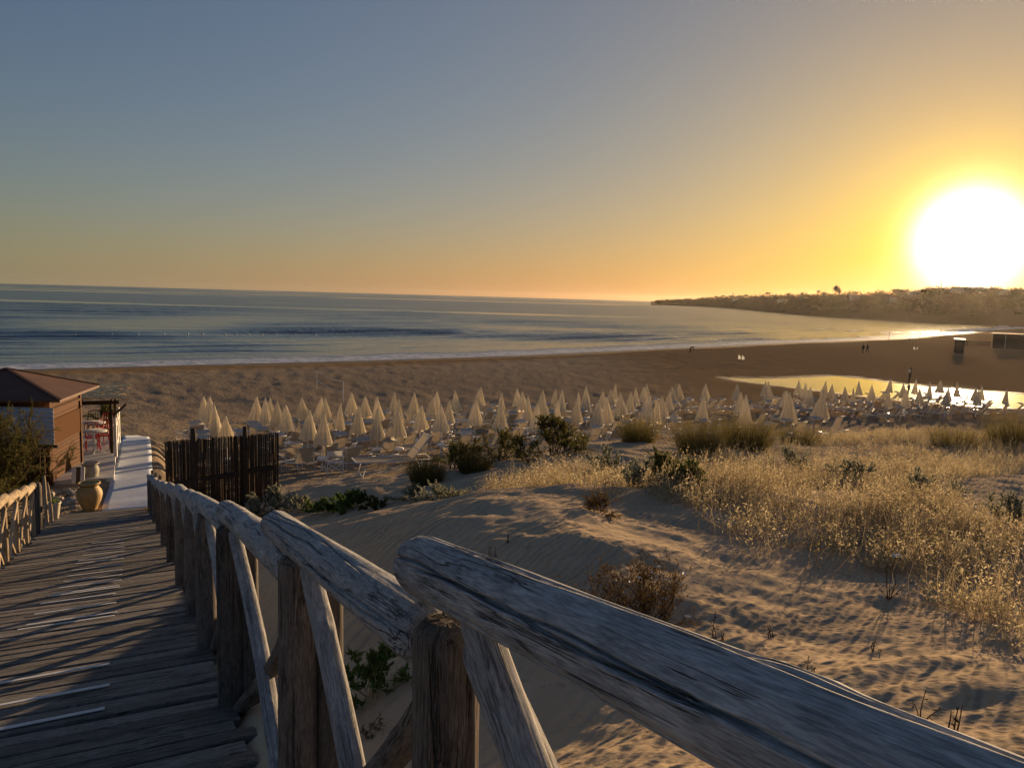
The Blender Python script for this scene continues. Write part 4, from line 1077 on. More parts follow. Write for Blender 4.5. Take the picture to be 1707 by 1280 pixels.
# ------------------------------------------------------------------ plants
def unit(v): return v / (np.linalg.norm(v, axis=-1, keepdims=True) + 1e-9)
class Geo:
    def __init__(s): s.V = []; s.Q = []; s.T = []; s.n = 0
    def add(s, V, Q, T):
        s.V.append(V); s.Q.append(Q + s.n); s.T.append(T); s.n += len(V)
    def leaves(s, c, d, L, W, tint, r_):
        """flat lozenge leaves at c pointing along d"""
        N = len(c); d = unit(d); side = unit(np.cross(d, unit(r_.normal(0, 1, (N, 3))))); L = np.broadcast_to(L, N)[:, None]; W = np.broadcast_to(W, N)[:, None]
        V = np.stack([c, c + d * L * .5 + side * W * .5, c + d * L, c + d * L * .5 - side * W * .5], 1).reshape(-1, 3)
        s.add(V, np.arange(4 * N).reshape(-1, 4), np.repeat(np.broadcast_to(tint, N), 4))
    def strips(s, pts, w, tint, r_):
        """pts (N, k, 3): thin tapering ribbons"""
        N, k, _ = pts.shape; d = unit(pts[:, -1] - pts[:, 0]); side = unit(np.cross(d, unit(r_.normal(0, 1, (N, 3)))))
        w = np.broadcast_to(w, N)[:, None, None] * np.linspace(1, .25, k)[None, :, None]
        V = np.stack([pts + side[:, None] * w / 2, pts - side[:, None] * w / 2], 2).reshape(-1, 3)
        b = (np.arange(N) * k * 2)[:, None]; j = np.arange(k - 1)[None] * 2
        Q = np.stack([b + j, b + j + 1, b + j + 3, b + j + 2], 2).reshape(-1, 4)
        s.add(V, Q, np.repeat(np.broadcast_to(tint, N), 2 * k))
    def tubes(s, pts, r0, r1, tint, n=4):
        N, k, _ = pts.shape; d = unit(pts[:, -1] - pts[:, 0]); a = unit(np.cross(d, np.array([.3, .2, .93]) + 0 * d)); b = np.cross(d, a)
        rad = np.broadcast_to(r0, N)[:, None] * (1 - np.linspace(0, 1, k))[None] + np.broadcast_to(r1, N)[:, None] * np.linspace(0, 1, k)[None]
        th = np.arange(n) * 2 * math.pi / n
        V = pts[:, :, None] + rad[:, :, None, None] * (np.cos(th)[None, None, :, None] * a[:, None, None] + np.sin(th)[None, None, :, None] * b[:, None, None])
        base = (np.arange(N) * k * n)[:, None, None] + (np.arange(k - 1) * n)[None, :, None]; j = np.arange(n)[None, None]; j2 = (j + 1) % n
        Q = np.stack(np.broadcast_arrays(base + j, base + j2, base + n + j2, base + n + j), 3).reshape(-1, 4)
        s.add(V.reshape(-1, 3), Q, np.repeat(np.broadcast_to(tint, N), k * n))
    def build(s, name, mat, parent=None):
        me = mesh_fast(name, np.vstack(s.V), np.vstack(s.Q), {'tint': np.concatenate(s.T)}); return link(name, me, mat, parent)
def curve_pts(b, d, L, k, sag, r_, wob=.06):
    """curved stems from b in direction d (N,3)"""
    N = len(b); t = np.linspace(0, 1, k)[None, :, None]; L = np.broadcast_to(L, N)[:, None, None]
    w = r_.normal(0, wob, (N, 3))[:, None] * L
    p = b[:, None] + d[:, None] * L * t + w * np.sin(t * math.pi) + np.array([0, 0, -1.0]) * np.broadcast_to(sag, N)[:, None, None] * L * t * t
    return p
def along(pts, t):
    """points at fraction t (N,m) on curves (N,k,3)"""
    N, k, _ = pts.shape; f = np.clip(t, 0, .999) * (k - 1); i = f.astype(int); u = (f - i)[..., None]; n = np.arange(N)[:, None]
    return pts[n, i] * (1 - u) + pts[n, i + 1] * u, unit(pts[n, i + 1] - pts[n, i])
def updirs(N, spread, r_):
    a = r_.uniform(0, 2 * math.pi, N); t = np.abs(r_.normal(0, spread, N)); t = np.minimum(t, 1.45)
    return np.stack([np.sin(t) * np.cos(a), np.sin(t) * np.sin(a), np.cos(t)], 1)
def shrub(name, label, loc, h, w, leafmat, group=None, seed=0, limbs=9, twigs=14, leaves=26, leaf=(.05, .014), stem='stem_brown', cat='shrub', spread=.75, droop=.15, flowers=0, base_r=.02, tip_bias=.35, lean=(0, 0)):
    r_ = np.random.default_rng(seed); root = empty(name, loc); tag(root, label, cat, group)
    d = updirs(limbs, spread, r_); d[:, 0] += lean[0]; d[:, 1] += lean[1]; d = unit(d)
    L = np.hypot(h * np.abs(d[:, 2]), w * np.hypot(d[:, 0], d[:, 1])) * r_.uniform(.7, 1.0, limbs)
    b = np.stack([r_.normal(0, .08 * w, limbs), r_.normal(0, .08 * w, limbs), np.full(limbs, -.05)], 1)
    limb = curve_pts(b, d, L, 7, droop, r_, .10)
    g = Geo(); g.tubes(limb, base_r * h, base_r * .3 * h, r_.uniform(0, 1, limbs), 5)
    m = twigs; t = r_.uniform(.18, 1, (limbs, m)) ** .8; p, dd = along(limb, t); p = p.reshape(-1, 3); dd = dd.reshape(-1, 3); N = len(p)
    td = unit(dd * .8 + updirs(N, 1.0, r_) * .9 + r_.normal(0, .35, (N, 3))); tl = r_.uniform(.18, .42, N) * (h + w) * .5 * .8
    tw = curve_pts(p, td, tl, 5, .12, r_, .12); g.tubes(tw, base_r * .28 * h, base_r * .08 * h, r_.uniform(0, 1, N), 3)
    st = g.build('stem', stem, root)
    f = Geo(); t = r_.uniform(tip_bias * .4, 1, (N, leaves)); c, cd = along(tw, t); c = c.reshape(-1, 3); cd = cd.reshape(-1, 3); n2 = len(c)
    clump = np.repeat(np.clip(r_.normal(.45, .22, N), 0, 1), leaves)
    c[:, 2] = np.maximum(c[:, 2], .01)
    f.leaves(c, cd * .7 + r_.normal(0, .55, (n2, 3)) + np.array([0, 0, .25]), r_.uniform(.6, 1.3, n2) * leaf[0], r_.uniform(.7, 1.3, n2) * leaf[1], np.clip(clump + r_.normal(0, .15, n2), 0, 1), r_)
    fo = f.build('foliage', leafmat, root)
    if flowers:
        q = Geo(); i = r_.choice(N, flowers); tip = tw[i, -1]
        for k in range(5):
            a = k * 1.2566 + r_.uniform(0, 1, flowers); q.leaves(tip, np.stack([np.cos(a), np.sin(a), .25 + 0 * a], 1), .022, .016, np.full(flowers, .5), r_)
        q.build('flower', 'white_flower', root)['kind'] = 'stuff'
    return root
def rush(name, label, loc, h, w, mat, seed=0, n=700, group=None, cat='grass clump', width=.006, spread=.35):
    r_ = np.random.default_rng(seed); root = empty(name, loc); tag(root, label, cat, group)
    a = r_.uniform(0, 6.283, n); rr_ = np.sqrt(r_.uniform(0, 1, n)) * w * .42
    b = np.stack([rr_ * np.cos(a), rr_ * np.sin(a), np.full(n, -.04)], 1)
    d = unit(np.stack([b[:, 0] / w * spread * 3, b[:, 1] / w * spread * 3, np.ones(n)], 1) + r_.normal(0, .13, (n, 3)))
    g = Geo(); g.strips(curve_pts(b, d, h * r_.uniform(.55, 1.1, n), 5, r_.uniform(0, .22, n), r_, .05), width * r_.uniform(.7, 1.4, n), np.clip(r_.normal(.45, .25, n), 0, 1), r_)
    g.build('blades', mat, root); return root
def herb(g, st, P, h, r_, stems=6, leaves=12, leaf=(.020, .009), lean=.45, tint0=.5):
    """many upright dry herbs at points P (N,3): one Geo for leaves, one for stems"""
    N = len(P); B = np.repeat(P, stems, 0) + np.concatenate([r_.normal(0, .035, (N * stems, 2)), np.zeros((N * stems, 1))], 1)
    H = np.repeat(np.broadcast_to(h, N), stems) * r_.uniform(.5, 1.15, N * stems)
    c = curve_pts(B, updirs(N * stems, lean, r_), H, 5, r_.uniform(0, .35, N * stems), r_, .12)
    pt = np.repeat(np.clip(r_.normal(tint0, .2, N), 0, 1), stems)
    st.strips(c, .0045 + .002 * r_.random(N * stems), np.clip(pt + r_.normal(0, .1, N * stems), 0, 1), r_)
    t = r_.uniform(.15, 1.0, (N * stems, leaves)); q, qd = along(c, t); q = q.reshape(-1, 3); qd = qd.reshape(-1, 3); n2 = len(q)
    g.leaves(q, qd * .35 + r_.normal(0, .6, (n2, 3)), leaf[0] * r_.uniform(.6, 1.4, n2), leaf[1] * r_.uniform(.7, 1.3, n2), np.clip(np.repeat(pt, leaves) + r_.normal(0, .18, n2), 0, 1), r_)
def G3(px, py): return hit(px, py)

# tamarisk before the hut
c = at_depth(20, 830, 19.0); c[2] = gz(c[0], c[1])
shrub('tamarisk', 'feathery tamarisk bush growing against the hut and its reed screen', (c[0] - .55, c[1], c[2]), 3.0, 1.8, 'leaf_tamarisk', seed=21, limbs=24, twigs=40, leaves=80, leaf=(.05, .010), spread=.6, droop=.12, base_r=.010)
c2 = at_depth(-40, 850, 16.5)
shrub('tamarisk', 'low tamarisk bush beside the left railing', (c2[0] - .2, c2[1], gz(c2[0], c2[1])), 1.9, 1.3, 'leaf_tamarisk', seed=22, limbs=18, twigs=28, leaves=60, leaf=(.05, .010), spread=.7, base_r=.010)
# bushes along the dune
def base_at(px, py, y):
    p = at_depth(px, py, y); p[2] = gz(p[0], p[1]); return p
for i, (px, y, h, w, nm, mat, lab, kw) in enumerate((
        (712, 17.5, .75, .75, 'rush_clump', 'leaf_rush', 'dense dark rush clump at the left end of the dune scrub', dict(n=1500)),
        (790, 18.5, .75, .8, 'rush_clump', 'leaf_rush', 'dark rush clump between the sideways lounger and the tamarisks', dict(n=1300)),
        (1062, 22.5, .95, 1.1, 'rush_clump', 'leaf_rush', 'olive rush clump growing beside the lit sand hump', dict(n=1300)),
        (1165, 20.0, 1.1, 1.2, 'rush_clump', 'leaf_rush', 'tall olive rush clump before the middle loungers', dict(n=1600)),
        (1120, 17.5, .7, .9, 'rush_clump', 'leaf_rush', 'short rush clump above the green dune shrub', dict(n=900)),
        (1242, 21.0, 1.1, 1.3, 'rush_clump', 'leaf_rush', 'broad olive rush clump in front of the lagoon-side loungers', dict(n=1700)),
        (1330, 24.0, .7, 1.3, 'rush_clump', 'leaf_rush', 'low rush clump behind the flowering dune herbs', dict(n=1000)),
        (1690, 25.0, 1.3, 1.8, 'rush_clump', 'leaf_rush', 'big rush clump on the far shoulder of the dune', dict(n=1800)),
        (1590, 24.0, .8, 1.6, 'rush_clump', 'leaf_rush', 'rush clump beside the smooth sand hollow', dict(n=1000)))):
    f_ = near_f(px, y); y *= f_; h *= f_; w *= f_
    p = base_at(px, 780, y); rush(nm, lab, p, h, w, mat, seed=600 + i, group=None, **kw)
for i, (px, y, h, w, mat, lab, kw) in enumerate((
        (830, 19.5, 1.0, .8, 'leaf_tamarisk', 'dark tamarisk bush with bare twigs in the dune scrub', dict(limbs=11, twigs=18, leaves=34, leaf=(.045, .008))),
        (760, 18.8, .85, .8, 'leaf_dark', 'dark green bush beside the rush clump', dict(limbs=11, twigs=16, leaves=34, leaf=(.04, .010))),
        (925, 19.8, .98, 1.1, 'leaf_tamarisk', 'tallest tamarisk bush on the dune, green-gold and upright', dict(limbs=14, twigs=20, leaves=54, leaf=(.05, .010), spread=.7)),
        (880, 19.2, .7, .8, 'leaf_dark', 'low dark bush at the foot of the tallest tamarisk', dict(limbs=10, twigs=14, leaves=30, leaf=(.04, .010))),
        (1012, 15.6, .95, .42, 'leaf_silver', 'grey-green columnar bush on the dune shoulder', dict(limbs=12, twigs=18, leaves=40, leaf=(.035, .018), spread=.4)),
        (990, 15.0, .5, .45, 'leaf_silver', 'grey-green bush hugging the columnar bush', dict(limbs=10, twigs=14, leaves=34, leaf=(.032, .016))),
        (735, 15.4, .42, .9, 'leaf_silver', 'wide grey-green bush behind the sand crest', dict(limbs=16, twigs=16, leaves=40, leaf=(.03, .014), spread=1.1)),
        (690, 15.6, .36, .55, 'leaf_silver', 'small grey-green bush at the edge of the sand crest', dict(limbs=10, twigs=14, leaves=36, leaf=(.03, .014), spread=1.1)),
        (1105, 11.8, .62, .62, 'leaf_dark', 'dark green shrub crowning the sand hummock', dict(limbs=15, twigs=18, leaves=50, leaf=(.028, .010), spread=.9)),
        (1150, 11.9, .52, .5, 'leaf_fresh', 'leafy green shrub beside the dark shrub on the hummock', dict(limbs=12, twigs=16, leaves=44, leaf=(.03, .012), spread=.8)),
        (1060, 11.7, .5, .55, 'leaf_silver', 'tangled grey-green shrub on the hummock edge', dict(limbs=12, twigs=16, leaves=40, leaf=(.026, .010), spread=1.0)),
        (1320, 18.0, .5, .9, 'leaf_silver', 'grey-green cushion bush among the dune herbs', dict(limbs=12, twigs=16, leaves=36, leaf=(.03, .016), spread=1.0)),
        (1420, 15.0, .55, .9, 'leaf_silver', 'grey-green bush with pale seed heads in the dry herbs', dict(limbs=12, twigs=16, leaves=40, leaf=(.03, .014), spread=.9, flowers=30)),
        (1540, 13.5, .55, .9, 'leaf_silver', 'round grey-green bush beside the smooth sand patch', dict(limbs=12, twigs=16, leaves=44, leaf=(.03, .014), spread=.9)),
        (1690, 11.5, .6, .5, 'leaf_silver', 'grey-green bush standing before the sand hollow', dict(limbs=10, twigs=16, leaves=36, leaf=(.03, .014), spread=.7)),
        (460, 15.5, .55, .8, 'leaf_silver', 'pale grey-green bush growing against the reed fence', dict(limbs=13, twigs=16, leaves=40, leaf=(.035, .018), spread=.9, flowers=24)),
        (420, 15.0, .5, .5, 'leaf_silver', 'small pale bush between the reed fence and the railing', dict(limbs=9, twigs=14, leaves=36, leaf=(.03, .016), spread=.9)),
        (505, 15.2, .35, .6, 'leaf_silver', 'low pale bush at the corner of the reed fence', dict(limbs=9, twigs=14, leaves=30, leaf=(.03, .016), spread=1.0)),
        (590, 14.6, .40, .55, 'leaf_fresh', 'low green plant with radiating stems in the sandy hollow', dict(limbs=13, twigs=12, leaves=26, leaf=(.05, .016), spread=1.0)),
        (540, 14.4, .30, .45, 'leaf_fresh', 'small yellow-green plant in the sandy hollow', dict(limbs=10, twigs=12, leaves=26, leaf=(.04, .014), spread=1.0)),
        (630, 14.6, .26, .4, 'leaf_dark', 'small dark plant at the edge of the sandy hollow', dict(limbs=10, twigs=12, leaves=26, leaf=(.04, .014), spread=1.0)),
        (262, 17.0, .5, .3, 'leaf_dark', 'small dark bush between the railing end and the reed fence', dict(limbs=8, twigs=12, leaves=30, leaf=(.04, .012))))):
    f_ = near_f(px, y); y *= f_; h *= f_; w *= f_
    k_ = 1.15 if 680 < px < 1000 and y > 14 else 1.12; kw['leaves'] = int(kw['leaves'] * 1.8); kw['leaf'] = (kw['leaf'][0] * f_ ** 1.3, kw['leaf'][1] * 1.2 * f_ ** 1.3)
    p = base_at(px, 790, y); shrub('dune_shrub', lab, p, h * k_, w * k_, mat, seed=700 + i, base_r=.012, **kw)
p = G3(1075, 1035)
shrub('dry_bush', 'brown twiggy bush with tiny white flowers behind the handrail', p, .46, .46, 'leaf_dry', seed=801, limbs=34, twigs=20, leaves=9, leaf=(.018, .006), stem='stem_brown', spread=.85, droop=.05, flowers=26, base_r=.0065)
p = G3(1000, 1010)
shrub('dry_bush', 'smaller bare twiggy bush beside the flowering brown bush', p, .30, .34, 'leaf_dry', seed=802, limbs=16, twigs=14, leaves=5, leaf=(.016, .006), spread=.8, droop=.05, base_r=.0065)
p = G3(1000, 855)
shrub('dry_bush', 'reddish dry tuft at the top of the lit sand slope', p, .26, .3, 'leaf_dry', seed=803, limbs=16, twigs=14, leaves=10, leaf=(.02, .008), spread=.8, base_r=.007)
# leafy plant beside the railing
p = G3(622, 1165)
shrub('leafy_plant', 'small glossy green plant in the sand beside the railing post', p, .34, .26, 'leaf_fresh', seed=810, limbs=10, twigs=9, leaves=14, leaf=(.045, .015), stem='stem_tan', cat='plant', spread=.7, droop=.0, base_r=.012)
p = G3(612, 1225)
shrub('leafy_plant', 'tiny dry sprig in the sand under the dark brace', p, .16, .12, 'leaf_dry', seed=811, limbs=7, twigs=5, leaves=6, leaf=(.02, .006), stem='stem_tan', cat='plant', spread=.7, base_r=.01)
p = G3(667, 1262)
rush('grass_tuft', 'little dry grass tuft beside the near post', p, .10, .08, 'leaf_dry', seed=812, n=40, width=.003)
c = pot_plant_root
r_ = np.random.default_rng(4); g = Geo(); n = 60; b = np.tile([[0, 0, .37]], (n, 1)) + r_.normal(0, .03, (n, 3)) * [1, 1, 0]
g.strips(curve_pts(b, updirs(n, .5, r_), r_.uniform(.15, .34, n), 5, .3, r_), .02, r_.uniform(0, 1, n), r_); g.build('leaves', 'leaf_fresh', c)
# single flower stalks and dead sprigs in the bare sand
def sprig(px, py, h, lab, seed, flower=False, n=4):
    p = G3(px, py); r_ = np.random.default_rng(seed); root = empty('sand_sprig', p); tag(root, lab, 'plant', 'sprigs in the bare sand')
    g = Geo(); b = np.tile([[0, 0, -.02]], (n, 1)) + r_.normal(0, .01, (n, 3)); d = updirs(n, .35, r_); c = curve_pts(b, d, h * r_.uniform(.5, 1, n), 5, .05, r_, .08)
    c[0] = curve_pts(b[:1], np.array([[.06, .0, 1.]]), np.array([h]), 5, .0, r_, .04)[0]
    g.tubes(c, .0035, .0015, r_.uniform(0, .6, n), 4); tl, td = along(c, r_.uniform(.2, 1, (n, 5))); tl = tl.reshape(-1, 3)
    g.leaves(tl, r_.normal(0, 1, (len(tl), 3)), .022, .007, r_.uniform(0, 1, len(tl)), r_); g.build('stem', 'stem_brown', root)
    if flower:
        q = Geo(); tip = np.tile(c[0, -1][None], (12, 1)); a = np.arange(12) * .52; q.leaves(tip, np.stack([np.cos(a), np.sin(a), .3 + .3 * np.sin(3 * a)], 1), .035, .02, np.full(12, .5), r_); q.build('flower', 'white_flower', root)
sprig(1483, 998, .32, 'lone white flower stalk standing in the bare sand', 1, True, 7)
for i, (px, py, h) in enumerate(((1190, 1062, .16), (1200, 1070, .1), (1345, 1130, .15), (1333, 1215, .13), (1530, 1200, .16), (1590, 1215, .12), (1285, 1062, .09), (1015, 868, .16), (1460, 1085, .08), (845, 905, .10), (820, 930, .12), (1390, 1170, .06))):
    sprig(px, py, h, 'thin dead sprig sticking out of the bare sand', 20 + i, False, 3)
# dry golden herbs: nobody could count them
poly_px = [(1150, 862), (1200, 905), (1262, 938), (1330, 952), (1400, 958), (1480, 968), (1560, 1010), (1640, 1060), (1720, 1115), (1760, 1000), (1740, 905), (1640, 880), (1585, 842), (1600, 800), (1720, 775), (1720, 728), (1600, 722), (1480, 722), (1380, 728), (1290, 752), (1200, 768), (1120, 775), (1060, 795), (1000, 800), (940, 790), (860, 790), (770, 800), (730, 815), (800, 812), (900, 812), (960, 812), (985, 838), (1060, 845)]
wp = np.array([hit(px, py)[:2] for px, py in poly_px])
r_ = np.random.default_rng(55)
def scatter(n, dens):
    lo, hi = wp.min(0), wp.max(0); out = []
    P = r_.uniform(lo, hi, (n, 2)); P = P[in_poly(P, wp)]
    k = fbm(P[:, 0] * .8, P[:, 1] * .8, 3, 91) + .5
    P = P[r_.random(len(P)) < np.clip(dens(P) * np.clip(3.2 * (k - .27), 0.04, 1.3), 0, 1)]
    return np.concatenate([P, ground(P[:, 0], P[:, 1])[:, None]], 1)
gl, gs = Geo(), Geo()
P = scatter(60000, lambda P: np.clip(1.25 - np.hypot(P[:, 0], P[:, 1]) / 20, .2, 1))
herb(gl, gs, P, (.30 + .02 * np.clip(np.hypot(P[:, 0], P[:, 1]) - 8, 0, 6)) * (1 + .9 * fbm(P[:, 0] * 1.3, P[:, 1] * 1.3, 2, 33)), r_, stems=6, leaves=10, leaf=(.025, .010), tint0=.5)
print('herbs', len(P))
nb = 9000; i_ = r_.integers(0, len(P), nb); B_ = P[i_] + np.concatenate([r_.normal(0, .12, (nb, 2)), np.zeros((nb, 1))], 1)
gs.strips(curve_pts(B_, updirs(nb, .5, r_), r_.uniform(.25, .62, nb), 6, r_.uniform(.05, .5, nb), r_, .08), r_.uniform(.003, .0065, nb), r_.random(nb), r_)
g1 = gl.build('dry_herb_leaves', 'leaf_golden'); tag(g1, 'mass of dry golden herbs covering the dune', None, kind='stuff')
g2 = gs.build('dry_herb_stems', 'stem_tan'); tag(g2, 'thin dry stems of the golden herbs on the dune', None, kind='stuff')
gl, gs = Geo(), Geo()
P = scatter(10000, lambda P: np.full(len(P), .32)); herb(gl, gs, P, .20, r_, stems=6, leaves=9, leaf=(.022, .012), lean=.7)
g3 = gl.build('green_herb_leaves', 'leaf_silver'); tag(g3, 'grey-green ground herbs between the dry ones', None, kind='stuff')
g4 = gs.build('green_herb_stems', 'stem_tan'); tag(g4, 'stems of the grey-green ground herbs', None, kind='stuff')
# white and yellow flower heads over the back of the dune
gf = Geo(); P = scatter(2600, lambda P: np.where(np.hypot(P[:, 0], P[:, 1]) > 15, .28, .0)); n = len(P); P[:, 2] += r_.uniform(.2, .42, n)
for k in range(3): gf.leaves(P, r_.normal(0, 1, (n, 3)) * [1, 1, .4], .035, .03, np.full(n, .5), r_)
tag(gf.build('dune_flowers', 'white_flower'), 'small pale flower heads over the back of the dune', None, kind='stuff')
# tufts along the foot of the left railing
gl, gs = Geo(), Geo(); PP = np.array([ramp(s_, -1.85 - r_.uniform(0, .6)) for s_ in np.linspace(9, 14, 60)]); PP[:, 2] = ground(PP[:, 0], PP[:, 1]); herb(gl, gs, PP, .26, r_, stems=6, leaves=12, leaf=(.03, .012))
tag(gl.build('railing_weeds', 'leaf_golden'), 'yellow weeds along the foot of the left railing', None, kind='stuff'); tag(gs.build('railing_weed_stems', 'stem_tan'), 'stems of the weeds by the left railing', None, kind='stuff')
# potted palm under the pergola
q = dz(178, 722); root = empty('potted_palm', (q[0], q[1], zt)); tag(root, 'potted palm with arching leaves under the pergola', 'palm')
MB().lathe([(.14, 0), (.20, .30), (.22, .32), (.22, .36), (.19, .36), (.18, .30), (.02, .29)], 18).build('pot', 'terracotta_grey', root, True)
g = Geo(); n = 18; r_ = np.random.default_rng(8); b = np.tile([[0, 0, .3]], (n, 1)); cvs = curve_pts(b, updirs(n, .55, r_), r_.uniform(.9, 1.35, n), 8, .35, r_, .04); g.tubes(cvs, .012, .004, np.full(n, .3), 4)
t, td = along(cvs, np.tile(np.linspace(.2, .99, 22), (n, 1)))
for sg_ in (-1, 1):
    sd = unit(np.cross(td, np.array([0, 0, 1.]))) * sg_; g.leaves(t.reshape(-1, 3), (sd * .8 + td * .6).reshape(-1, 3) + [0, 0, -.15], .26, .028, r_.uniform(0, 1, n * 22), r_)
g.build('fronds', 'leaf_dark', root)

# ------------------------------------------------------------------ headland across the bay
hb_px = [(1085, 503.2), (1110, 504.6), (1150, 508), (1200, 513), (1290, 521), (1360, 527), (1440, 532), (1530, 537), (1600, 540), (1707, 544), (1800, 547), (1900, 549)]
ht_px = [(1085, 502.4), (1110, 502.5), (1150, 499.5), (1200, 497), (1290, 495.5), (1360, 495), (1440, 493), (1530, 488.5), (1600, 485.5), (1707, 487), (1800, 490), (1900, 492)]
hb = np.array([onz(px, min(py, 9999), SEA_Z)[:2] for px, py in hb_px]); 
far = np.hypot(hb[:, 0], hb[:, 1]); lim = 1500.0
hb = hb * np.minimum(1, lim / far)[:, None]
n = 170; tt = np.linspace(0, 1, n); ts = np.linspace(0, 1, len(hb))
bx_, by_ = np.interp(tt, ts, hb[:, 0]), np.interp(tt, ts, hb[:, 1])
tpx = np.interp(tt, ts, [p_[0] for p_ in ht_px]); tpy = np.interp(tt, ts, [p_[1] for p_ in ht_px])
rows = 40; V = np.zeros((rows, n, 3)); rb_ = np.hypot(bx_, by_); dirx, diry = bx_ / rb_, by_ / rb_
ridge = np.zeros(n)
for j in range(n):
    RW = 0.22 * rb_[j] + 30
    d_ = ray(tpx[j], tpy[j]); d_ = d_ / math.hypot(d_[0], d_[1]); ridge[j] = max(1.2, HC + d_[2] * (rb_[j] + RW))
def head_z(j, w, RW):
    up_ = np.clip(w / RW, 0, 1); return SEA_Z - .3 + (ridge[j] - SEA_Z) * (0.16 * sstep(0, .06, up_) + 0.84 * up_ ** .8) * (1 - .6 * np.clip((w - RW) / (RW * 1.2), 0, 1))
for i in range(rows):
    for j in range(n):
        RW = 0.22 * rb_[j] + 30; w = RW * 2.2 * (i / (rows - 1)) ** 1.3 - 2
        x, y = dirx[j] * (rb_[j] + w), diry[j] * (rb_[j] + w)
        z = head_z(j, w, RW) + (ridge[j] * .09 * float(fbm(np.array([x * .03]), np.array([y * .03]), 3, 5)[0]) if w > 0 else 0)
        V[i, j] = (x, y, z)
i_ = np.arange((rows - 1) * (n - 1)); a = (i_ // (n - 1)) * n + i_ % (n - 1)
me = mesh_fast('headland', V.reshape(-1, 3), np.stack([a, a + 1, a + n + 1, a + n], 1)[:, ::-1], {})
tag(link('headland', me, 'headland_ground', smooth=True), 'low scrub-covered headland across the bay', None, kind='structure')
HV = V
def head_point(px, f):
    """a point on the headland seen in the column px, f = 0 at the shore, 1 at the ridge"""
    j = int(np.argmin(abs(tpx - px))); RW = 0.22 * rb_[j] + 30; w = f * RW; i = int(np.argmin(abs(2.2 * (np.arange(rows) / (rows - 1)) ** 1.3 * RW - 2 - w)))
    return HV[i, j].copy()
# scrub that reads as one mass
r_ = np.random.default_rng(66); g = Geo(); m = 2200
jj = r_.integers(6, n - 4, m); ff = r_.uniform(.05, 1.25, m); C_ = np.array([head_point(tpx[j], f) for j, f in zip(jj, ff)])
NL = 46
sz = np.repeat(r_.uniform(.8, 2.6, m) * (1 + .4 * (ff > .9)), NL)
C_[:, :2] += r_.normal(0, 4, (m, 2))
cc = np.repeat(C_, NL, 0) + r_.normal(0, 1, (m * NL, 3)) * sz[:, None] * [.75, .75, .38] + np.array([0, 0, .6]) * sz[:, None]
g.leaves(cc, r_.normal(0, 1, (m * NL, 3)), sz * .45, sz * .32, np.clip(r_.normal(.4, .25, m * NL), 0, 1), r_)
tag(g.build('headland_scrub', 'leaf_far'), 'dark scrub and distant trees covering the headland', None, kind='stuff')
def far_tree(px, h, w, kind, lab, seed, f=1.0):
    p = head_point(px, f); r_ = np.random.default_rng(seed); root = empty('far_tree', p); tag(root, lab, 'tree')
    g = Geo(); n_ = 260; th = .45 * h if kind != 'cypress' else .12 * h
    g.tubes(np.array([[[0, 0, -.5], [.05 * w, 0, th * .6], [.1 * w, 0, h * .8]]]), .05 * h * .5, .02 * h, np.array([.2]), 6); g.build('trunk', 'stem_brown', root)
    q = Geo(); c = r_.normal(0, 1, (n_, 3)); c = unit(c) * (r_.random((n_, 1)) ** .4)
    if kind == 'palm':
        k = 22; cv = curve_pts(np.tile([[.1 * w, 0, h * .8]], (k, 1)), updirs(k, .8, r_), np.full(k, w * .6), 5, .5, r_); q.strips(cv, .35, r_.random(k), r_)
    else:
        hz = (h - th) / 2; c = c * [w / 2, w / 2, hz] + [.1 * w, 0, th + hz]
        if kind == 'cone':
            t_ = (c[:, 2:] - th) / (h - th); c[:, :2] *= np.clip(1.25 - t_, .08, 1.2)
        if kind == 'umbrella': c[:, 2] = th + hz + (c[:, 2] - th - hz) * .7 + .25 * hz
        q.leaves(c, r_.normal(0, 1, (n_, 3)), w * .16, w * .10, r_.random(n_), r_)
    q.build('crown', 'leaf_far', root)
for i, (px, h, w, kind, lab) in enumerate(((1193, 7, 9, 'round', 'low round tree on the thin end of the headland'), (1207, 8, 8, 'umbrella', 'flat-topped tree left of the slim tower on the headland'), (1222, 6, 9, 'round', 'round tree at the foot of the slim tower'),
        (1255, 6, 9, 'round', 'rounded tree on the headland right of the slim tower'), (1281, 8, 9, 'umbrella', 'wide leaning tree on the headland crest'), (1303, 6, 3, 'cone', 'small pointed tree on the headland crest'),
        (1317, 7, 5, 'round', 'small round tree on the headland crest'), (1337, 8, 5, 'round', 'pale loose tree on the headland before the pines'), (1363, 10, 5, 'umbrella', 'tall mop-headed tree beside the pointed pine'), (1372, 7, 6, 'round', 'leaning mop-headed tree beside the pointed pine'),
        (1391, 14, 10, 'cone', 'tall pointed pine standing above the other headland trees'), (1400, 9, 6, 'round', 'dense tree beside the tall pointed pine'), (1424, 6, 5, 'round', 'dark round tree left of the ridge houses'), (1442, 6, 3, 'cone', 'little pointed tree near the ridge houses'),
        (1490, 6, 11, 'round', 'broad dark clump on the ridge of the headland'), (1507, 6, 4, 'cone', 'pointed tree beside the broad clump on the ridge'), (1587, 4, 4, 'round', 'small tree right of the tall mast'), (1649, 5.5, 7, 'umbrella', 'flat umbrella pine under the sun'), (1659, 3.5, 2, 'cone', 'tiny pointed tree beside the umbrella pine'), (1690, 5, 10, 'round', 'dark rounded grove at the right end of the ridge'))):
    far_tree(px, h * .8, w * .8, kind, lab, 1000 + i)
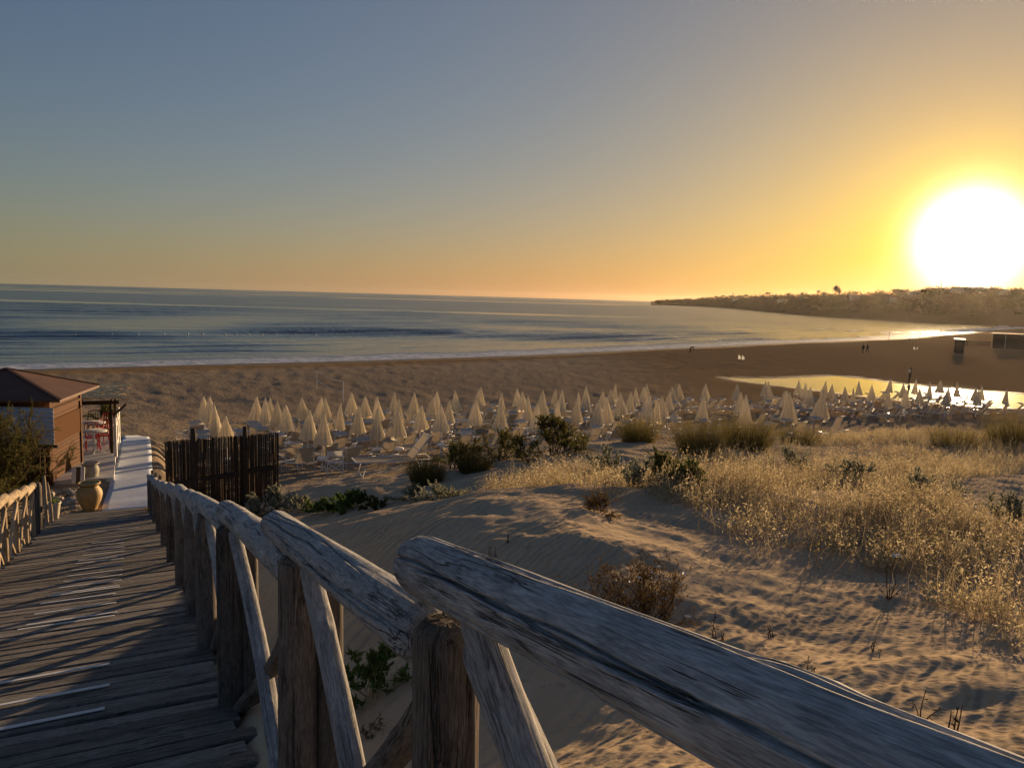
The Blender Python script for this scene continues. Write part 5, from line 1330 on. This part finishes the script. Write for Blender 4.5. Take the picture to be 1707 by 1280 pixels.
for i, (px, f, w, lab) in enumerate(((1236, .55, 9, 'pale low house half-way up the thin end of the headland'), (1305, .5, 10, 'pale house below the crest trees of the headland'), (1424, .72, 8, 'small bright-roofed house below the pointed pine'), (1519, .80, 8, 'bright-roofed house left of the tall mast'), (1490, .5, 7, 'small pale house low on the headland slope'), (1603, 1.0, 16, 'long flat-roofed house on the ridge beside the mast'), (1628, 1.03, 12, 'flat-roofed house on the ridge under the sun'), (1670, .9, 8, 'bright-roofed house beyond the umbrella pine'))):
    p = head_point(px, f); root = empty('far_house', p, R(-25 + 9 * i)); tag(root, lab, 'house')
    MB().box((0, 0, 1.3), (w, w * .6, 3.6)).build('wall', 'house_wall', root)
    hw, hd_ = w / 2 + .3, w * .3 + .3
    MB().add([(-hw, -hd_, 3.12), (hw, -hd_, 3.12), (hw, hd_, 3.12), (-hw, hd_, 3.12), (-hw, 0, 4.3), (hw, 0, 4.3)], [(0, 1, 5, 4), (3, 4, 5, 2), (0, 4, 3), (1, 2, 5), (0, 3, 2, 1)]).build('roof', 'house_roof', root)
    for k in (-1, 0, 1): MB().box((k * w * .28, -w * .3 - .02, 1.7), (1.0, .08, 1.2)).build('window', 'window_dark', root)
p = head_point(1229, 1.0); t_ = empty('tower', p); tag(t_, 'slim dark tower on the thin end of the headland', 'tower')
MB().lathe([(.9, -1), (.75, 5), (.62, 8.6), (.75, 8.7), (.75, 9.1), (.4, 9.3), (.05, 10.2)], 12).build('shaft', 'shed_board', t_, True); MB().box((0, -.8, 4), (.5, .1, .9)).build('window', 'window_dark', t_)
p = head_point(1566, 1.0); t_ = empty('mast', p); tag(t_, 'tall thin lattice mast on the ridge beside the sun', 'mast')
m = MB()
for k in range(3): a = k * 2.094; m.bar((.35 * math.cos(a), .35 * math.sin(a), -.5), (.12 * math.cos(a), .12 * math.sin(a), 8.2), .12)
for z in range(0, 8): a = z * 2.094; m.bar((.33 * math.cos(a), .33 * math.sin(a), z), (.25 * math.cos(a + 2.094), .25 * math.sin(a + 2.094), z + 1), .07)
m.build('lattice', 'dark_metal', t_); MB().box((0, 0, 8.1), (.55, .35, .9)).build('antenna', 'dark_metal', t_)

# ------------------------------------------------------------------ far right of the beach: posts, shed, railing, block, flags
def gp(px, py): return hit(px, py, 0, 30)
for i, (px, pt, pb) in enumerate(((1481.5, 551, 566), (1516, 562, 567), (1533, 552, 566), (1566.5, 547, 563), (1590, 556, 562))):
    q = gp(px, pb + 1); hgt = (pb - pt) / F_PX * q[1] * 1.02
    o = MB().tube([(0, 0, -.3), (.02, 0, hgt * .5), (0, 0, hgt)], [.07, .06, .05], 8).build('beach_post', 'dark_timber'); o.location = q; tag(o, 'thin dark post standing at the water edge', 'post', 'posts along the water edge')
q = gp(1680, 581); sh = empty('beach_shed', q, R(-32)); tag(sh, 'dark flat-roofed shed at the far end of the beach', 'shed')
MB().box((1.5, 1.5, 1.5), (9.0, 5.0, 3.2)).build('wall', 'shed_board', sh); MB().box((1.5, 1.5, 3.2), (9.6, 5.6, .2)).build('roof', 'shed_board', sh)
for k in range(16): MB().box((-2.7 + .56 * k, -1.03, 1.5), (.5, .05, 3.0)).build('board', 'shed_board', sh)
MB().bar((-.6, -1.09, .0), (-.6, -1.09, 3.0), .07).build('downpipe', 'white_paint', sh)
qa, qb = gp(1608, 577), gp(1650, 578); fr = empty('wooden_railing', qa); tag(fr, 'low wooden railing beside the dark shed', 'railing'); bpy.context.view_layer.update(); U = Under(fr)
for t in np.linspace(0, 1, 11): p_ = qa + (qb - qa) * t; U(MB().bar((p_[0], p_[1], p_[2] - .2), (p_[0], p_[1], p_[2] + 1.25), .13).build('post', 'shed_board'))
for z in (.45, .85, 1.2): U(MB().bar((*qa[:2], qa[2] + z), (*qb[:2], qb[2] + z), .06, .14).build('rail', 'shed_board'))
q = gp(1598, 588); bk = empty('kiosk_block', q, R(-28)); tag(bk, 'tall narrow beach cabin with a pale roof edge', 'cabin')
MB().box((0, 0, 1.25), (1.6, 1.6, 2.6), None, .02).build('wall', 'shed_board', bk); MB().box((0, 0, 2.62), (1.85, 1.85, .12), None, .01).build('roof', 'white_paint', bk); MB().box((-.1, -.82, 1.05), (.75, .05, 1.95)).build('door', 'brown_board', bk)
for i, (px, py, lab) in enumerate(((1230, 603, 'white pennant on a short stick on the bare beach'), (1236, 604, 'white pennant on a short stick on the bare beach'), (1522, 586, 'pale pennant on a short stick near the water posts'), (1527.5, 586, 'pale pennant on a short stick near the water posts'))):
    q = gp(px, py); fl = empty('beach_pennant', q, R(-20 + 15 * i)); tag(fl, lab, 'pennant', 'pennants on the bare beach' if i < 2 else 'pennants near the water posts')
    MB().bar((0, 0, -.2), (0, 0, 1.1), .035, None, 6).build('stick', 'dark_timber', fl)
    V = [(.02, 0, 1.08), (.02, 0, .35), (.18, .05, .95), (.20, -.03, .42), (.36, .0, .75), (.42, .03, .45)]
    MB().add(V, [(0, 1, 3, 2), (2, 3, 5, 4)]).build('cloth', 'white_canvas', fl, True)
q = gp(1515, 640); lp = empty('paddle_post', q); tag(lp, 'dark post with a slanting pole standing in the lagoon shallows', 'post'); bpy.context.view_layer.update()
MB().bar((0, 0, -.6), (0, 0, 1.25), .16, None, 8).build('post', 'dark_timber', lp); MB().bar((-.1, 0, 1.2), (-1.0, .1, 1.75), .06, None, 6).build('pole', 'pale_log', lp)
q = gp(1518, 630); lp = empty('sign_post', q); tag(lp, 'small post with a pale square plate beyond the lagoon', 'sign'); MB().bar((0, 0, -.2), (0, 0, 1.3), .12, None, 8).build('post', 'dark_timber', lp); MB().box((-.25, -.05, .85), (.34, .03, .24)).build('plate', 'white_paint', lp)

# ------------------------------------------------------------------ people on the far beach
def person(label, loc, rz, joints, edges, radii, shirt, trousers, head, head_tilt=(0, 0, 0)):
    root = empty('person', loc, rz); tag(root, label, 'person')
    me = bpy.data.meshes.new('body'); me.from_pydata(joints, edges, []); o = link('body', me, None, root)
    sk = o.modifiers.new('skin', 'SKIN'); o.modifiers.new('sub', 'SUBSURF').levels = 2; o.modifiers['sub'].render_levels = 2
    for v, r_ in zip(me.skin_vertices[0].data, radii): v.radius = (r_, r_)
    me.skin_vertices[0].data[0].use_root = True
    sk.use_smooth_shade = True
    dg = bpy.context.evaluated_depsgraph_get(); ev = o.evaluated_get(dg); nm = bpy.data.meshes.new_from_object(ev); nm.name = 'body'
    o.modifiers.clear(); o.data = nm; nm.materials.clear()
    for m in ('skin', shirt, trousers): nm.materials.append(MATS[m])
    hipz, neckz = joints[0][2], joints[2][2]
    hip = Vector(joints[0]); neck = Vector(joints[2])
    for p_ in nm.polygons:
        c = p_.center; p_.use_smooth = True
        up_ = (c - hip).dot((neck - hip).normalized()) / (neck - hip).length
        foot = c.z < .06
        p_.material_index = 0 if up_ > .98 or foot else (1 if up_ > .05 else 2)
    h = MB(); hc = Vector(head)
    pr = [(.02, -.115), (.055, -.10), (.075, -.05), (.082, .0), (.085, .05), (.07, .095), (.02, .118)]
    h.lathe(pr, 14, hc); h.box(hc + Vector((0, .088, -.01)), (.025, .03, .035)); h.box(hc + Vector((-.085, 0, 0)), (.015, .03, .05)); h.box(hc + Vector((.085, 0, 0)), (.015, .03, .05))
    h.build('head', 'skin', root, True)
    MB().lathe([(.088, .0), (.094, .05), (.08, .10), (.03, .128)], 14, hc + Vector((0, -.012, .0))).build('hair', 'hair', root, True)
def walker(phase):
    a = phase
    J = [(0, 0, .92), (0, 0, 1.15), (0, .02, 1.43), (0, .03, 1.52),
         (.10, 0, .88), (.11, .16 * a + .03, .50), (.11, .26 * a - .05, .09), (.11, .26 * a + .12, .04),
         (-.10, 0, .88), (-.11, -.10 * a + .06, .50), (-.11, -.26 * a - .03, .10), (-.11, -.26 * a + .14, .04),
         (.19, .0, 1.38), (.24, -.08 * a, 1.10), (.25, -.10 * a + .10, .86), (.25, -.10 * a + .14, .77),
         (-.19, .0, 1.38), (-.24, .10 * a, 1.10), (-.25, .16 * a + .10, .87), (-.25, .16 * a + .14, .78)]
    E = [(0, 1), (1, 2), (2, 3), (0, 4), (4, 5), (5, 6), (6, 7), (0, 8), (8, 9), (9, 10), (10, 11), (2, 12), (12, 13), (13, 14), (14, 15), (2, 16), (16, 17), (17, 18), (18, 19)]
    Rr = [.13, .125, .10, .05, .085, .06, .038, .035, .085, .06, .038, .035, .055, .042, .030, .03, .055, .042, .03, .03]
    return J, E, Rr
J, E_, Rr = walker(1.0)
q = gp(1438.5, 589); person('person in dark clothes strolling on the left of a pair by the water', q, R(20), J, E_, Rr, 'dark_cloth', 'dark_cloth', (0, .05, 1.64))
J, E_, Rr = walker(-1.0)
q = gp(1445.5, 589); person('person in dark shirt strolling on the right of a pair by the water', q, R(14), J, E_, Rr, 'shirt_blue', 'dark_cloth', (0, .05, 1.64))
J = [(0, 0, .86), (0, .22, 1.02), (0, .46, 1.10), (0, .53, 1.10),
     (.10, 0, .84), (.11, .06, .46), (.11, -.04, .09), (.11, .12, .04), (-.10, 0, .84), (-.11, .08, .46), (-.11, -.02, .09), (-.11, .14, .04),
     (.18, .42, 1.04), (.20, .50, .78), (.18, .62, .56), (.17, .66, .48), (-.18, .42, 1.04), (-.20, .52, .78), (-.18, .60, .55), (-.17, .64, .47)]
q = gp(1150, 589); person('person in dark clothes bending forward at the water edge', q, R(-80), J, E_, Rr, 'dark_cloth', 'dark_cloth', (0, .64, 1.08))

# ------------------------------------------------------------------ evening haze
hz = MB().box((0, 0, 0), (19000, 19000, 62)).build('haze', None); hz.location = (0, 0, 24); tag(hz, 'thin golden evening haze over sea and shore', None, kind='stuff')
hm = bpy.data.materials.new('haze_air'); hm.use_nodes = True; hn = hm.node_tree.nodes; hn.clear()
ho = hn.new('ShaderNodeOutputMaterial'); hv = hn.new('ShaderNodeVolumePrincipled'); hm.node_tree.links.new(hv.outputs[0], ho.inputs['Volume'])
hv.inputs['Color'].default_value = (1.0, 0.92, 0.80, 1); hv.inputs['Density'].default_value = 0.000016; hv.inputs['Anisotropy'].default_value = 0.8
hz.data.materials.append(hm); hz.display_type = 'WIRE'
